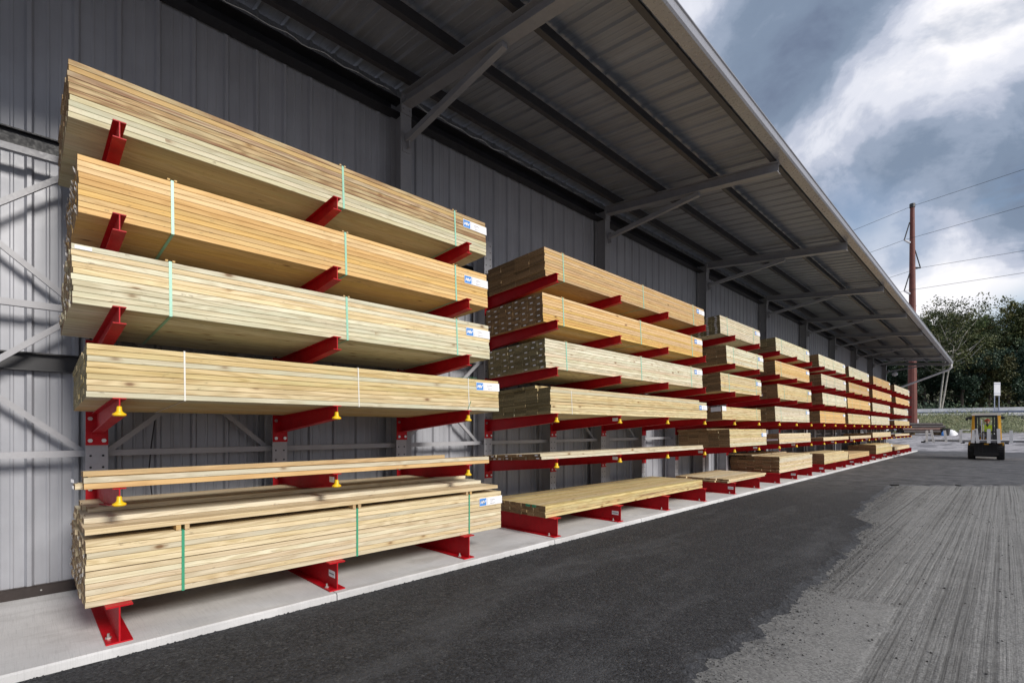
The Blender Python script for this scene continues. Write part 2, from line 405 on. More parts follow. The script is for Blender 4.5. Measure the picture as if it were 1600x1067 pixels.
# ------------------------------------------------------------------ ground
def hgt(X, Y):
    d = (Y-X)*S2
    def ss(a, b, t): t = max(0, min(1, (t-a)/(b-a))); return t*t*(3-2*t)
    z = .95*ss(36, 64, d) + 2.65*ss(69.5, 78, d)
    if d > 92: z += (d-92)*.10
    return z
gb = MB()
ds = [-60, -30, -10, 0, 10, 20, 30] + [34+i*2 for i in range(16)] + [66, 68, 69.5] + [70+i for i in range(9)] + [80, 86, 92, 100, 120, 160, 240, 400, 700, 1200]
rs = [-600, -300, -150, -80, -40, -20, 0, 20, 40, 50] + [55+i*3 for i in range(26)] + [140, 180, 260, 400, 700, 1100]
for d in ds:
    for r in rs:
        X = (r-d)*S2; Y = (r+d)*S2
        zz = hgt(X, Y) - .035
        if 69 < d < 80: zz += R.uniform(-.08, .08)
        gb.v.append((X, Y, zz))
for i in range(len(ds)-1):
    for j in range(len(rs)-1):
        a = i*len(rs)+j; gb.f.append([a, a+1, a+len(rs)+1, a+len(rs)]); gb.m.append(0); gb.r.append(0)
gb.build('ground', M_GRAVEL, smooth=True, kind='structure')

# milled old asphalt
mb = MB()
mb.add([(-4.1,-6,-.030),(9,-6,-.030),(9,30,-.030),(-4.1,30,-.030)], [(0,1,2,3)])
mb.build('old_road', M_MILL, kind='structure')
# fresh asphalt mat with a ragged edge
from mathutils import noise as mn
def frag(y):
    n = mn.noise(Vector((0, y*1.1, 3)))*.16 + mn.noise(Vector((0, y*4.5, 7)))*.07 + mn.noise(Vector((0, y*17, 1)))*.045 + mn.noise(Vector((0, y*45, 1)))*.03
    return n
keys = [(-6, -1.30), (2.9, -1.30), (4.6, -1.33), (5.8, -1.36), (8.2, -1.42), (9.7, -1.60), (10.5, -1.88), (13.6, -2.05), (16.7, -2.15)]
edge = []
y = -6.0
while y < 16.7:
    for (a, xa), (b2, xb) in zip(keys, keys[1:]):
        if a <= y <= b2: x = xa+(xb-xa)*(y-a)/(b2-a)
    edge.append((x+frag(y)+R.uniform(-.012, .012), y)); y += .035 if y < 9 else .06
x = -2.15
while x < 9: edge.append((x, 16.7+(x+2.15)*.98+frag(x*3+40)*1.8)); x += .12
am = MB()
n = len(edge)
vs = []
for (ex, ey) in edge:
    vs += [(-4.165 if ex < 0 or True else 0, ey, 0), (ex-.012, ey, 0), (ex+.012, ey, -.030)]
# left block: strips across from slab edge to ragged edge for the long run; far block filled separately
m_ = sum(1 for e in edge if e[1] < 16.7 and e[0] < -1.0)
L = [e for e in edge[:m_]]
vs = []
for ex, ey in L: vs += [(-4.165, ey, 0), (ex-.06, ey, .0), (ex+.02, ey, -.032)]
fs = []
for i in range(len(L)-1):
    a = 3*i; fs += [(a, a+1, a+4, a+3), (a+1, a+2, a+5, a+4)]
am.add(vs, fs)
Fe = edge[m_:]
vs = []
for ex, ey in Fe: vs += [(ex, ey-.015, -.032), (ex, ey+.015, 0), (ex, max(ey+1, 45+.3*ex), 0)]
fs = []
for i in range(len(Fe)-1):
    a = 3*i; fs += [(a, a+3, a+4, a+1), (a+1, a+4, a+5, a+2)]
am.add(vs, fs)
yl = L[-1][1]; fx = Fe[0][0]; fy = Fe[0][1]
am.add([(-4.165, yl, 0), (L[-1][0]-.06, yl, 0), (fx, fy+.015, 0), (fx, 45+.3*fx, 0), (-4.165, 44, 0)], [(0,1,2,3,4)])
am.build('road', M_ASPH, kind='structure')

# concrete slab in sections with joints
slab = bpy.data.objects.new('pavement', None); C.objects.link(slab); slab['kind'] = 'structure'
js = [-7.0, -3.9, -1.0, 1.98, 4.95, 7.12]
while js[-1] < 42: js.append(js[-1]+3.05)
js[-1] = 42.8
for a, b2 in zip(js, js[1:]):
    s = MB(); c = .012; x0, x1 = -6.2, -4.16; z0, z1 = -.25, .06; g = .004
    # chamfered front edge, slightly uneven
    N = max(4, int((b2-a)/.12)) if b2 < 22 else 2
    vs = []
    for i in range(N+1):
        yy = a+g+(b2-a-2*g)*i/N; e = R.uniform(-.004, .004) if 0 < i < N else 0
        vs += [(x0,yy,z0),(x0,yy,z1),(x1-c+e,yy,z1),(x1+e,yy,z1-c),(x1+e+.004,yy,z0)]
    fs = []
    for i in range(N):
        o = i*5
        for k in range(4): fs.append((o+k, o+5+k, o+6+k, o+k+1))
    fs += [(0,1,2,3,4), tuple(N*5+k for k in (4,3,2,1,0))]
    s.add(vs, fs); s.build('slab', M_CONC, slab)

# loose stones along the ragged edge and over the milled surface
def stones(name, pts, m):
    s = MB()
    for (x, y, z, r) in pts:
        q = [Vector((math.cos(a)*r*R.uniform(.6, 1.2), math.sin(a)*r*R.uniform(.6, 1.2), 0)) for a in [k*1.257+R.uniform(-.3, .3) for k in range(5)]]
        top = Vector((R.uniform(-.3, .3)*r, R.uniform(-.3, .3)*r, r*R.uniform(.6, 1.1)))
        vs = [(x+v.x, y+v.y, z-.002) for v in q] + [(x+v.x*.6+top.x*.4, y+v.y*.6+top.y*.4, z+top.z*.75) for v in q] + [(x+top.x, y+top.y, z+top.z)]
        fs = [(i, (i+1) % 5, 5+(i+1) % 5, 5+i) for i in range(5)] + [(5+i, 5+(i+1) % 5, 10) for i in range(5)]
        s.cur = R.random(); s.add(vs, fs)
    o = s.build(name, m, kind='stuff'); return o
pts = []
for i in range(5200):
    e = L[R.randrange(len(L))]
    if e[1] < 1.5: continue
    dx = abs(R.gauss(0, .16)); r = R.choice([.003, .004, .004, .005, .006, .009]) * R.uniform(.7, 1.2)
    pts.append((e[0]+.01+dx, e[1], -.030, r))
for i in range(420):
    yy = R.uniform(2.5, 16); pts.append((R.uniform(-1.3, 2.2), yy, -.030, R.uniform(.005, .014)))
M_STONE = simple('asphalt_crumb', (.045, .044, .043), .85, 0, .4, 40)
tag(stones('loose_gravel', pts, M_STONE), 'dark asphalt crumbs scattered beside the ragged edge of the fresh asphalt', 'gravel')
pts = [(-4.155+abs(R.gauss(0, .02)), R.uniform(-1, 16)**1.0, -.002, R.choice([.005, .007, .010])*R.uniform(.7, 1.3)) for i in range(3000)]
tag(stones('asphalt_crumbs', pts, M_ASPH), 'rough asphalt crumbs along the joint between slab edge and fresh asphalt', 'gravel')
pts = []
for i in range(1500):
    e = L[R.randrange(len(L))]
    if e[1] < 1.5 or e[1] > 12: continue
    pts.append((e[0]+abs(R.gauss(0, .2)), e[1], -.030, R.uniform(.003, .007)))
M_CHIP = simple('pale_chip', (.24, .235, .22), .9, 0, .4, 40)
tag(stones('stone_chips', pts, M_CHIP), 'pale stone chips lying on the milled strip along the asphalt edge', 'gravel')

# ------------------------------------------------------------------ clad wall
XW = -5.97
wall = thing('metal_clad_wall', 'long grey ribbed metal wall standing behind the lumber racks', 'wall', (XW, 0, .06))
def rpanel(width, length, along='z'):
    """ribbed sheet, three major ribs per width with two pencil ribs between"""
    pts = []                                     # (u, h)
    p = width/3
    for k in range(3):
        u = k*p
        pts += [(u+.0, 0), (u+.018, .030), (u+.046, .030), (u+.064, 0)]
        for j in (.135, .215): pts += [(u+j, 0), (u+j+.008, .005), (u+j+.022, .005), (u+j+.030, 0)]
    pts.append((width+.002, 0))
    vs = []; fs = []
    for u, h in pts: vs += [(u, h, 0), (u, h, 1)]
    for i in range(len(pts)-1): fs.append((2*i, 2*i+2, 2*i+3, 2*i+1))
    if along == 'z': return [(h, u, z*length) for u, h, z in vs], fs
    return [(z*length, u, -h) for u, h, z in vs], fs
PW = .9144
v_, f_ = rpanel(PW, 6.12); pm = MB(); pm.add(v_, f_); pme = pm.mesh('wall_panel', M_WALL)
y = -8.2
while y < 41.2:
    obj('wall_panel', pme, wall, (0, y, .03)); y += PW
yend = y
tr = MB(); tr.extrude([(0,0),(.045,0),(.045,.085),(.036,.095),(0,.095)], -8.2, yend); tr.build('base_trim', M_TRIM, wall)
sc_ = MB()
for i in range(60):
    yy = -2+.305*i; sc_.tube([(.044, yy, .05), (.052, yy, .05)], .007, 6)
sc_.build('trim_screws', M_BOLT, wall, kind='stuff')
bk = MB(); bk.box(-.20, -.03, -8.2, yend, 0, 6.1); bk.build('wall_core', M_PURLIN, wall)
for zb, zt in ((.50, .655), (2.385, 2.53)):      # channel girts, heights above the lens
    g = MB(); a = H-.06+zb; c2 = H-.06+zt
    g.extrude([(.034, a), (.092, a), (.092, a+.012), (.044, a+.012), (.044, c2-.012), (.092, c2-.012), (.092, c2), (.034, c2)], -8.2, yend)
    g.build('girt', M_BLACK, wall)
e = MB(); e.extrude([(.034, H+4.19), (.20, H+4.19), (.20, H+4.205), (.05, H+4.205), (.05, H+4.38), (.20, H+4.38), (.20, H+4.395), (.034, H+4.395)], -8.2, yend)
e.build('eave_beam', M_BLACK, wall)

# ------------------------------------------------------------------ canopy
can = thing('canopy', 'sloping steel canopy with grey rafters, dark purlins and metal deck over the racks', 'canopy', (-5.68, 0, .06))
def cl(X, Y, Zrel): return (X+5.68, Y, Zrel+H-.06)      # Zrel = height above the lens
SL = (4.475-4.17)/(5.6-2.5)
def ztop(X): return 4.17+SL*(-2.5-X)                       # top of the rafters
NR = [3.67+4.74*n for n in range(-2, 9)]
XF = -5.68
# column: wide flange
def ibeam_v(mb, x0, x1, yc, wf, z0, z1, tf=.012, tw=.010):
    mb.box(x1-tf, x1, yc-wf/2, yc+wf/2, z0, z1); mb.box(x0, x0+tf, yc-wf/2, yc+wf/2, z0, z1)
    mb.box(x0+tf, x1-tf, yc-tw/2, yc+tw/2, z0, z1)
cm = MB(); ibeam_v(cm, -.25, 0, 0, .165, 0, 4.42+H-.06); cme = cm.mesh('column', M_STEEL)
rm = MB()
Lr = 3.16
def rz(X): return ztop(X)+H-.06
for (o0, o1, hw) in ((-.010, 0, .075), (-.165, -.155, .075)):
    vs = []
    for X in (XF+.013, -2.5):
        for s_ in (-1, 1):
            for o in (o0, o1): vs.append((X+5.68, s_*hw, rz(X)+o))
    rm.add(vs, [(0,1,3,2),(4,6,7,5),(0,4,5,1),(2,3,7,6),(1,5,7,3),(0,2,6,4)])
vs = []
for X in (XF+.013, -2.503):
    for s_ in (-1, 1):
        for o in (-.155, -.010): vs.append((X+5.68, s_*.005, rz(X)+o))
rm.add(vs, [(0,1,3,2),(4,6,7,5),(0,4,5,1),(2,3,7,6),(1,5,7,3),(0,2,6,4)])
rme = rm.mesh('rafter', M_STEEL)
bm_ = MB()
A = Vector((.035, 0, 3.86+H-.06)); B = Vector((1.90, 0, rz(-3.78)-.19))
bm_.bar(A, B, .075, .075)
bme = bm_.mesh('knee_brace', M_STEEL)
gm = MB(); gm.box(.002, .012, -.06, .06, 3.70+H-.06, 3.98+H-.06); gm.box(.012, .09, -.006, .006, 3.74+H-.06, 3.95+H-.06); gme = gm.mesh('gusset_plate', M_STEEL)
gm = MB(); gm.box(.003, .016, -.078, .078, ztop(-5.6)+H-.06-.27, ztop(-5.6)+H-.06+.0)
for yy in (-.045, .045):
    for zz in (4.27, 4.42): gm.tube([(.010, yy, zz+H-.06), (.030, yy, zz+H-.06)], .012, 6)
gcap = gm.mesh('cap_plate', M_STEEL)
for Y in NR:
    obj('column', cme, can, (0, Y, 0)); obj('rafter', rme, can, (0, Y, 0))
    obj('knee_brace', bme, can, (0, Y, 0)); obj('gusset_plate', gme, can, (0, Y, 0)); obj('cap_plate', gcap, can, (0, Y, 0))
for X in (-5.45, -4.53, -3.55, -2.57):
    p = MB(); z0 = ztop(X)+.004; zt = z0+.195
    a, _, b2 = cl(X, 0, z0); c2 = cl(X, 0, zt)[2]
    p.extrude([(a-.035, b2), (a+.035, b2), (a+.035, b2+.02), (a+.032, b2+.02), (a+.032, b2+.004), (a-.031, b2+.004), (a-.031, c2), (a-.035, c2)], -8.5, 42.1)
    p.build('purlin', M_PURLIN, can)
v_, f_ = rpanel(PW, 3.56, 'x'); pm = MB(); pm.add(v_, [tuple(reversed(f)) for f in f_]); dme = pm.mesh('roof_panel', M_DECK)
ang = math.atan(SL)
y = -8.5
while y < 42.0:
    obj('roof_panel', dme, can, (-.36, y, ztop(-6.04)+.232+H-.06), (0, ang, 0)); y += PW
# gutter
g = MB(); x0 = -2.50+5.68; x1 = -2.34+5.68; z0 = 4.17+H-.06; z1 = z0+.135
g.extrude([(x0, z0), (x1-.02, z0), (x1, z0+.02), (x1, z1-.022), (x1+.014, z1-.012), (x1+.014, z1), (x1-.010, z1), (x1-.006, z0+.024), (x1-.024, z0+.006), (x0+.005, z0+.006), (x0+.005, z1+.08), (x0, z1+.08)], -8.5, 42.3)
g.build('gutter', M_GUTTER, can)
for yy in [-2+1.52*i for i in range(29)]:
    pass
d = MB(); a = Vector(cl(-2.42, 42.15, 4.15)); 
d.tube([a, a+Vector((0, .02, -.20)), a+Vector((-.10, .05, -.34)), Vector(cl(-5.45, 42.3, 2.62)), Vector(cl(-5.62, 42.3, 2.45)), Vector(cl(-5.62, 42.3, .1))], .055, 8)
d.build('downspout', M_WHITE, can, smooth=True)
# wavy insulation wire along the eave
pt = []
for i in range(520):
    pt.append((-5.74+5.68+.02*math.sin(i*1.3), -3+i*.087, 4.46+H-.06+.008*math.sin(i*.9)+R.uniform(-.004, .004)))
wv = MB(); wv.tube(pt, .004, 4); wv.build('eave_wire', M_BOLT, can)
fx_ = thing('wall_lamp', 'small round white lamp hanging under the far end of the canopy', 'lamp', (-5.2, 41.4, 5.15))
l = MB(); l.tube([(0,0,.30),(0,0,.14)], .02, 8); l.build('stem', M_STEEL, fx_)
l = MB(); l.tube([(0,0,.16),(0,0,.12),(0,0,.04),(0,0,-.06),(0,0,-.12)], [.03,.12,.17,.14,.02], 12); l.build('shade', M_WHITE, fx_, smooth=True)

# ------------------------------------------------------------------ cantilever racks
XT = -4.237; XC = -5.62; SP = 1.54; Y0 = .481
LV = [-.40, .21, .83, 1.457, 2.083]           # arm tops at the tip, above the lens
ASL = .055
ZB = .06                                           # slab
arm = MB()
def armprof():
    # I-section tapering from the column to the tip; local origin at the tip top, x back to column
    Lx = XT-XC
    x1, x0 = 0.0, -Lx
    zt1, zt0 = 0.0, -ASL*Lx
    hb1, hb0 = .118, .175
    def slabq(xa, xb, za0, zb0, za1, zb1, hw):
        vs = [(xa,-hw,za0),(xa,hw,za0),(xa,hw,zb0),(xa,-hw,zb0),(xb,-hw,za1),(xb,hw,za1),(xb,hw,zb1),(xb,-hw,zb1)]
        arm.add(vs, [(3,2,1,0),(4,5,6,7),(0,1,5,4),(1,2,6,5),(2,3,7,6),(3,0,4,7)])
    tf = .007
    slabq(x0, x1, zt0-tf, zt0, zt1-tf, zt1, .037)
    slabq(x0, x1, zt0-hb0, zt0-hb0+tf, zt1-hb1, zt1-hb1+tf, .037)
    slabq(x0, x1-.002, zt0-hb0+tf, zt0-tf, zt1-hb1+tf, zt1-tf, .0035)
armprof(); arme = arm.mesh('arm', M_RED)
LX = XT-XC
pl_ = MB(); pl_.box(-LX, -LX+.014, -.076, .076, -ASL*LX-.275, -ASL*LX+.015); plme = pl_.mesh('end_plate', M_RED)
bo = MB(); bo.tube([(0, 0, 0), (.012, 0, 0)], .018, 6); bome = bo.mesh('bolt', M_BOLT)
cp = MB()                                               # yellow end cap: collar round the web, saucer round the lower flange
for zc_, rx, ry in (): pass
ring = [(-.056, .018, .010), (-.059, .021, .014), (-.088, .024, .017), (-.099, .028, .025), (-.105, .033, .037), (-.112, .035, .041), (-.120, .033, .039), (-.124, .026, .030)]
N = 16; vs = []
for zc_, rx, ry in ring:
    for k in range(N):
        a = 2*math.pi*k/N; vs.append((-.018+rx*math.cos(a), ry*math.sin(a), zc_))
fs = []
for i in range(len(ring)-1):
    for k in range(N): fs.append((i*N+k, i*N+(k+1) % N, (i+1)*N+(k+1) % N, (i+1)*N+k)[::-1])
fs.append(tuple(range(N))); fs.append(tuple((len(ring)-1)*N+k for k in range(N))[::-1])
cp.add(vs, fs); cpme = cp.mesh('end_cap', M_YEL, True)
base = MB(); bh = .255; bw = .073
base.box(XC-.26-XT, 0, -bw, bw, 0, .011); base.box(XC-.26-XT, 0, -bw, bw, bh-.011, bh); base.box(XC-.26-XT, -.001, -.005, .005, .011, bh-.011)
bame = base.mesh('base_beam', M_RED)
an = MB()
for yy in (-.048,): 
    an.tube([(-.11, yy, .011), (-.11, yy, .024)], .018, 6); an.tube([(-.11, yy, .02), (-.11, yy, .048)], .008, 8)
anme = an.mesh('anchor_bolt', M_BOLT)
col = MB(); ZT = 4.39
ibeam_v(col, -.26, 0, 0, .152, 0, ZT-ZB)
cola = col.mesh('column', M_COL)
hl = MB()
zz = .30
while zz < ZT-ZB-.05:
    for yy in (-.042, .042): hl.tube([(-.001, yy, zz), (.0015, yy, zz)], .0095, 8)
    zz += .1016
hlme = hl.mesh('bolt_holes', M_HOLE)
hl2 = MB(); zz = .30
while zz < ZT-ZB-.05:
    hl2.tube([(-.236, -.0755, zz), (-.236, -.0775, zz)], .0, 3) if False else None
    zz += .2
stk = MB(); stk.box(-.150, -.055, -.0065, -.005, -.085, -.035); stkme = stk.mesh('sticker', M_PAPER)
stk2 = MB(); stk2.box(-.16, -.04, -.0075, -.0055, .10, .16); stk2.box(-.15, -.05, -.0082, -.0075, .125, .135, 1); stkb = stk2.mesh('sticker', [M_PAPER, M_INK])
UN = [(-1, 2), (3, 6), (7, 8), (9, 11), (12, 14), (15, 16), (17, 20), (21, 26)]
ORD = ['nearest', 'second', 'third', 'fourth', 'fifth', 'sixth', 'seventh', 'farthest']
ON = ['nearest rack', 'second rack', 'third rack', 'fourth rack', 'fifth rack from the camera', 'sixth rack from the camera', 'seventh rack from the camera', 'farthest rack']
racks = []
for u, (ka, kb) in enumerate(UN):
    ya = Y0+SP*ka
    lab = ['nearest grey steel cantilever rack with red arms, at the left of the photo',
           'second grey and red cantilever rack along the wall, behind the nearest one',
           'third cantilever rack along the wall, narrow, with two rows of red arms',
           'fourth cantilever rack along the wall, with three rows of red arms',
           'fifth cantilever rack along the wall, carrying twelve foot bundles',
           'sixth cantilever rack along the wall, narrow, with two rows of arms',
           'seventh cantilever rack along the wall, last but one before the far end',
           'farthest cantilever rack, at the end of the wall beside the rust coloured pole'][u]
    rk = thing('cantilever_rack', lab, 'storage rack', (XT, ya, ZB), group='cantilever racks along the wall')
    racks.append(rk)
    for k in range(ka, kb+1):
        yy = SP*(k-ka)
        c_ = obj('column', cola, rk, (XC-XT, yy, 0))
        if k <= 8: obj('bolt_holes', hlme, c_, kind='stuff')
        if k < 0: continue
        bb = obj('base_beam', bame, rk, (0, yy, 0))
        obj('anchor_bolt', anme, bb)
        if k in (1, 4, 7, 10, 12, 15, 18, 20, 23): obj('sticker', stkb, bb)
        for li, zl in enumerate(LV):
            a = obj('arm', arme, rk, (0, yy, zl+H-ZB))
            if k <= 12: obj('end_plate', plme, a)
            if k <= 5:
                for yb in (-.046, .046):
                    for zb2 in (-.045, -.235): obj('bolt', bome, a, (-LX+.014, yb, -ASL*LX+zb2))
            if li < 2: obj('end_cap', cpme, a)
            if (li == 0 and k in (1, 4, 6, 8, 10, 13, 15, 17, 19, 22)) or (li == 1 and k == 4): obj('sticker', stkme, a)
    xb = XC-.13-XT
    for k in range(ka, kb+1):
        if k == 26: continue
        y1 = SP*(k-ka)+.005; y2 = y1+SP-.01
        for zr in (-.215, 1.036, 2.30):
            hb = MB(); hb.bar((xb, y1, zr+H-ZB), (xb, y2, zr+H-ZB), .045, .055)
            hb.build('strut', M_COL, rk)
            hb = MB()
        if k in (-1, 0, 2, 4, 5, 7, 9, 12, 15, 18, 21, 24):
            for z1_, z2_ in ((-.215, 1.036), (1.036, 2.30)):
                for s_ in (0, 1):
                    db = MB(); p1 = (xb-.05+.06*s_, y1+.06, (z1_ if s_ else z2_)+H-ZB); p2 = (xb-.05+.06*s_, y2-.06, (z2_ if s_ else z1_)+H-ZB)
                    db.bar(p1, p2, .030, .045); db.build('diagonal_brace', M_COL, rk)

s = MB(); s.tube([(0, .03, .85), (0, .0, .60), (0, -.02, .35), (.01, .0, .12), (.0, .03, .0)], .006, 5); s.box(-.02, .02, .0, .05, -.03, .02)
tag(s.build('cable', M_BLACK, loc=(-5.80, .90, H-.74)), 'thin black cable hanging behind the nearest rack between its first two uprights', 'cable')
# ------------------------------------------------------------------ lumber
TH = .0378
def board_prof(w_, t_, c=.0025):
    return [(-w_+c, 0), (-c, 0), (0, c), (0, t_-c), (-c, t_), (-w_+c, t_), (-w_, t_-c), (-w_, c)]
bcache = {}
def board_mesh(w_, L_, matk, eg, t_=TH):
    key = (round(w_, 4), round(L_, 3), matk, eg, t_)
    if key not in bcache:
        b_ = MB(); pr = board_prof(w_, t_)
        n = 8; vs = [(x, 0, z) for x, z in pr]+[(x, L_, z) for x, z in pr]
        b_.add(vs, [(i, (i+1) % n, n+(i+1) % n, n+i) for i in range(n)]+[tuple(range(n))[::-1], tuple(range(n, 2*n))], [0]*n+[1, 1])
        bcache[key] = b_.mesh('board', [W[matk], EG[eg]])
    return bcache[key]
LVN = ['on the base beams', 'on the lowest arms', 'on the second lowest arms', 'on the middle arms', 'below the top arms', 'on the top arms']
def letters(mb, x, y0, z0, sc__, mi):
    """slanted white letters M W on plane x, reading along +y"""
    def stroke(a, b, wd=.010):
        a = Vector((x, y0+a[0]*sc__+a[1]*.25*sc__, z0+a[1]*sc__)); b = Vector((x, y0+b[0]*sc__+b[1]*.25*sc__, z0+b[1]*sc__))
        d = (b-a).normalized(); n = Vector((0, -d.z, d.y))*wd/2
        mb.add([a-n, b-n, b+n, a+n], [(0,1,2,3)], mi)
    for s in (((0,0),(0,1)), ((0,1),(.35,.3)), ((.35,.3),(.7,1)), ((.7,1),(.7,0))): stroke(*s)
    for s in (((.95,1),(1.05,0)), ((1.05,0),(1.3,.7)), ((1.3,.7),(1.5,0)), ((1.5,0),(1.8,1))): stroke(*s)
def bundle_label(par, y1, ztop_, small=False, ov=.01):
    """printed card stapled at the far end of the front face"""
    o = obj('bundle_label', None, par) if False else None
    m = MB(); L_ = .36; h_ = .092; y0_ = y1-L_+ov; z0_ = ztop_-h_; ya = 0; za = 0
    m.box(.004, .0052, ya, ya+L_, za, za+h_, 0)
    card = m.build('bundle_label', [M_PAPER], par, loc=(0, y0_, z0_), rot=(R.uniform(-.03, .02), 0, 0))
    b_ = MB(); b_.box(.0052, .0058, ya+.004, ya+.105, za+.005, za+h_-.005, 0); letters(b_, .0064, ya+.018, za+.028, .037, 1); b_.box(.0052, .0058, ya+.118, ya+.122, za+.005, za+h_-.005, 2)
    b_.build('label_logo', [M_BLUE, M_PAPER, M_BOLT], card)
    if not small:
        p = MB()
        for r_, (zr, ln) in enumerate(((.062, .05), (.054, .065), (.040, .03), (.020, .06), (.013, .04))):
            q = ya+.16+R.uniform(0, .02)
            while q < ya+.16+ln*1.4:
                l_ = R.uniform(.004, .010); p.box(.0052, .0058, q, q+l_, za+zr, za+zr+.0035); q += l_+.003
        p.build('label_print', [M_INK], card, kind='stuff')
def strap_mesh(hf, dep, m, side=True):
    """band round a bundle: front, top, bottom"""
    s = MB(); w2 = .0095 if m is not M_WSTRAP else .0055; e = .0025; t_ = .0013
    s.box(e, e+t_, -w2, w2, -e, hf+e); s.box(-dep-.002, e+t_, -w2, w2, hf+e, hf+e+t_); s.box(-dep-.002, e+t_, -w2, w2, -e-t_, -e)
    return s.mesh('strap', m)
def bundle(u, lv, xa, xb, Xf, layers, nw, wk, eg='brown', straps=(), sm=None, tags=0, label=False, jit=.008, desc='', Bw=None, fjit=.0012, front_skip=0, extra=None, jog=0, dep=1.14, wk2=None, mk=None):
    Ya, Yb = Yat(xa, Xf), Yat(xb, Xf); L_ = Yb-Ya
    if lv == 0: zb_ = ZB+bh+.001; rt = 0
    else: zb_ = LV[lv-1]+H-ASL*(-Xf+XT)+.001; rt = -ASL
    indiv = u < 4
    t_ = thing('lumber_bundle' if layers > 3 else 'loose_lumber', desc, 'lumber', (Xf, Ya, zb_), (0, rt, 0), group='lumber on the cantilever racks')
    pw = dep/nw; pitch = TH+.0022; w_ = pw-.0015
    hf = layers*pitch
    if indiv: bme_ = board_mesh(w_, round(L_, 2), wk, eg)
    mk = mk or {'palegreen': 'cream', 'yellow': 'greygreen', 'cream': 'white', 'amber': 'amber', 'tan': 'tan', 'white': 'palegreen', 'weathered': 'tan'}[wk]
    bme3_ = board_mesh(w_, round(L_, 2), mk, eg) if indiv else None
    if wk2: bme2_ = board_mesh(w_, round(L_, 2), wk2, eg)
    yos = {}
    far = MB()
    lj = [R.uniform(-fjit, fjit) for _ in range(layers)]
    for i in range(layers):
        ly_ = R.uniform(-jit, jit)*.6
        zx = i*pitch+(.0 if not jog or i < jog else .004)
        for j in range(nw):
            yo = ly_+R.uniform(-jit, jit)*.6
            if R.random() < .10: yo -= R.uniform(0, jit*1.6)
            xo = -j*pw + (lj[i] if j == 0 else 0)
            yos[i, j] = yo
            if indiv:
                obj('board', bme2_ if wk2 and i < 4 else (bme3_ if R.random() < .15 else bme_), t_, (xo, yo, zx))
            else:
                far.cur = R.uniform(.01, 1)
                c = .003; pr = [(xo+x, zx+z) for x, z in board_prof(w_, TH)]
                if 0 < j < nw-1 and i < layers-1 and 0 < i:      # inner boards of far bundles: end faces only
                    far.add([(x, yo, z) for x, z in pr]+[(x, yo+.3, z) for x, z in pr], [(k, (k+1) % 8, 8+(k+1) % 8, 8+k) for k in range(8)]+[tuple(range(8))[::-1]], [0]*8+[1])
                    far.add([(x, L_+yo, z) for x, z in pr], [tuple(range(8))], 1)
                else:
                    far.add([(x, yo, z) for x, z in pr]+[(x, yo+L_, z) for x, z in pr], [(k, (k+1) % 8, 8+(k+1) % 8, 8+k) for k in range(8)]+[tuple(range(8))[::-1], tuple(range(8, 16))], [0]*8+[1, 1])
    if not indiv: far.build('boards', [W[wk], EG[eg]], t_, kind='stuff')
    if extra:
        for (layer_z, j0, j1, ys, dl, xo0, mk, eg2, tilt) in extra:   # loose boards laid on top
            m2 = board_mesh(w_, round(L_*dl, 2), mk, eg2) if indiv else board_mesh(w_, round(L_*dl, 2), mk, eg2)
            for j in range(j0, j1):
                obj('board', m2, t_, (xo0-j*pw, ys+R.uniform(-.012, .012), layer_z), (0, 0, tilt+R.uniform(-.002, .002)))
    if straps:
        sme = strap_mesh(hf, dep, sm)
        blk = None
        if u < 3:
            bk_ = MB(); 
            for s_ in (-.022, .022): bk_.extrude([(-.05, hf+.001), (.003, hf+.001), (.003, hf+.014), (-.05, hf+.014)], s_-.0085, s_+.0085)
            blk = bk_.mesh('corner_block', W['tan'])
        for xs in straps:
            ys = Yat(xs, Xf)-Ya
            st = obj('strap', sme, t_, (0, ys, 0))
            if blk and sm is not M_WSTRAP: obj('corner_block', blk, t_, (0, ys, 0))
    if tags:
        tg = MB()
        for i in range(layers):
            for j in range(nw):
                if R.random() > tags or (tags > .6 and u == 1 and (i+j) % 2): continue
                zc_ = i*pitch+TH*R.uniform(.42, .6); xc = -(j+.5)*pw+R.uniform(-.012, .012); yb_ = yos[i, j]-.0015
                if u == 0: 
                    tw = .022; a = R.uniform(-.3, .3)
                    tg.add([(xc-tw, yb_, zc_-.010), (xc+tw, yb_-.012, zc_-.012), (xc+tw, yb_-.014, zc_+.010), (xc-tw, yb_, zc_+.012), (xc-tw, yb_+.001, zc_-.010), (xc+tw, yb_-.011, zc_-.012), (xc+tw, yb_-.013, zc_+.010), (xc-tw, yb_+.001, zc_+.012)], [(0,1,2,3),(7,6,5,4),(0,4,5,1),(1,5,6,2),(2,6,7,3),(3,7,4,0)])
                else: 
                    tg.box(xc-.025, xc+.025, yb_-.001, yb_, zc_-.009, zc_+.009)
        tg.build('end_tags', [M_PAPER, M_INK], t_, kind='stuff')
    if label: bundle_label(t_, L_, hf-.05 if label is True else label, u > 2)
    return t_, L_, hf
B = bundle
PT = TH+.0022
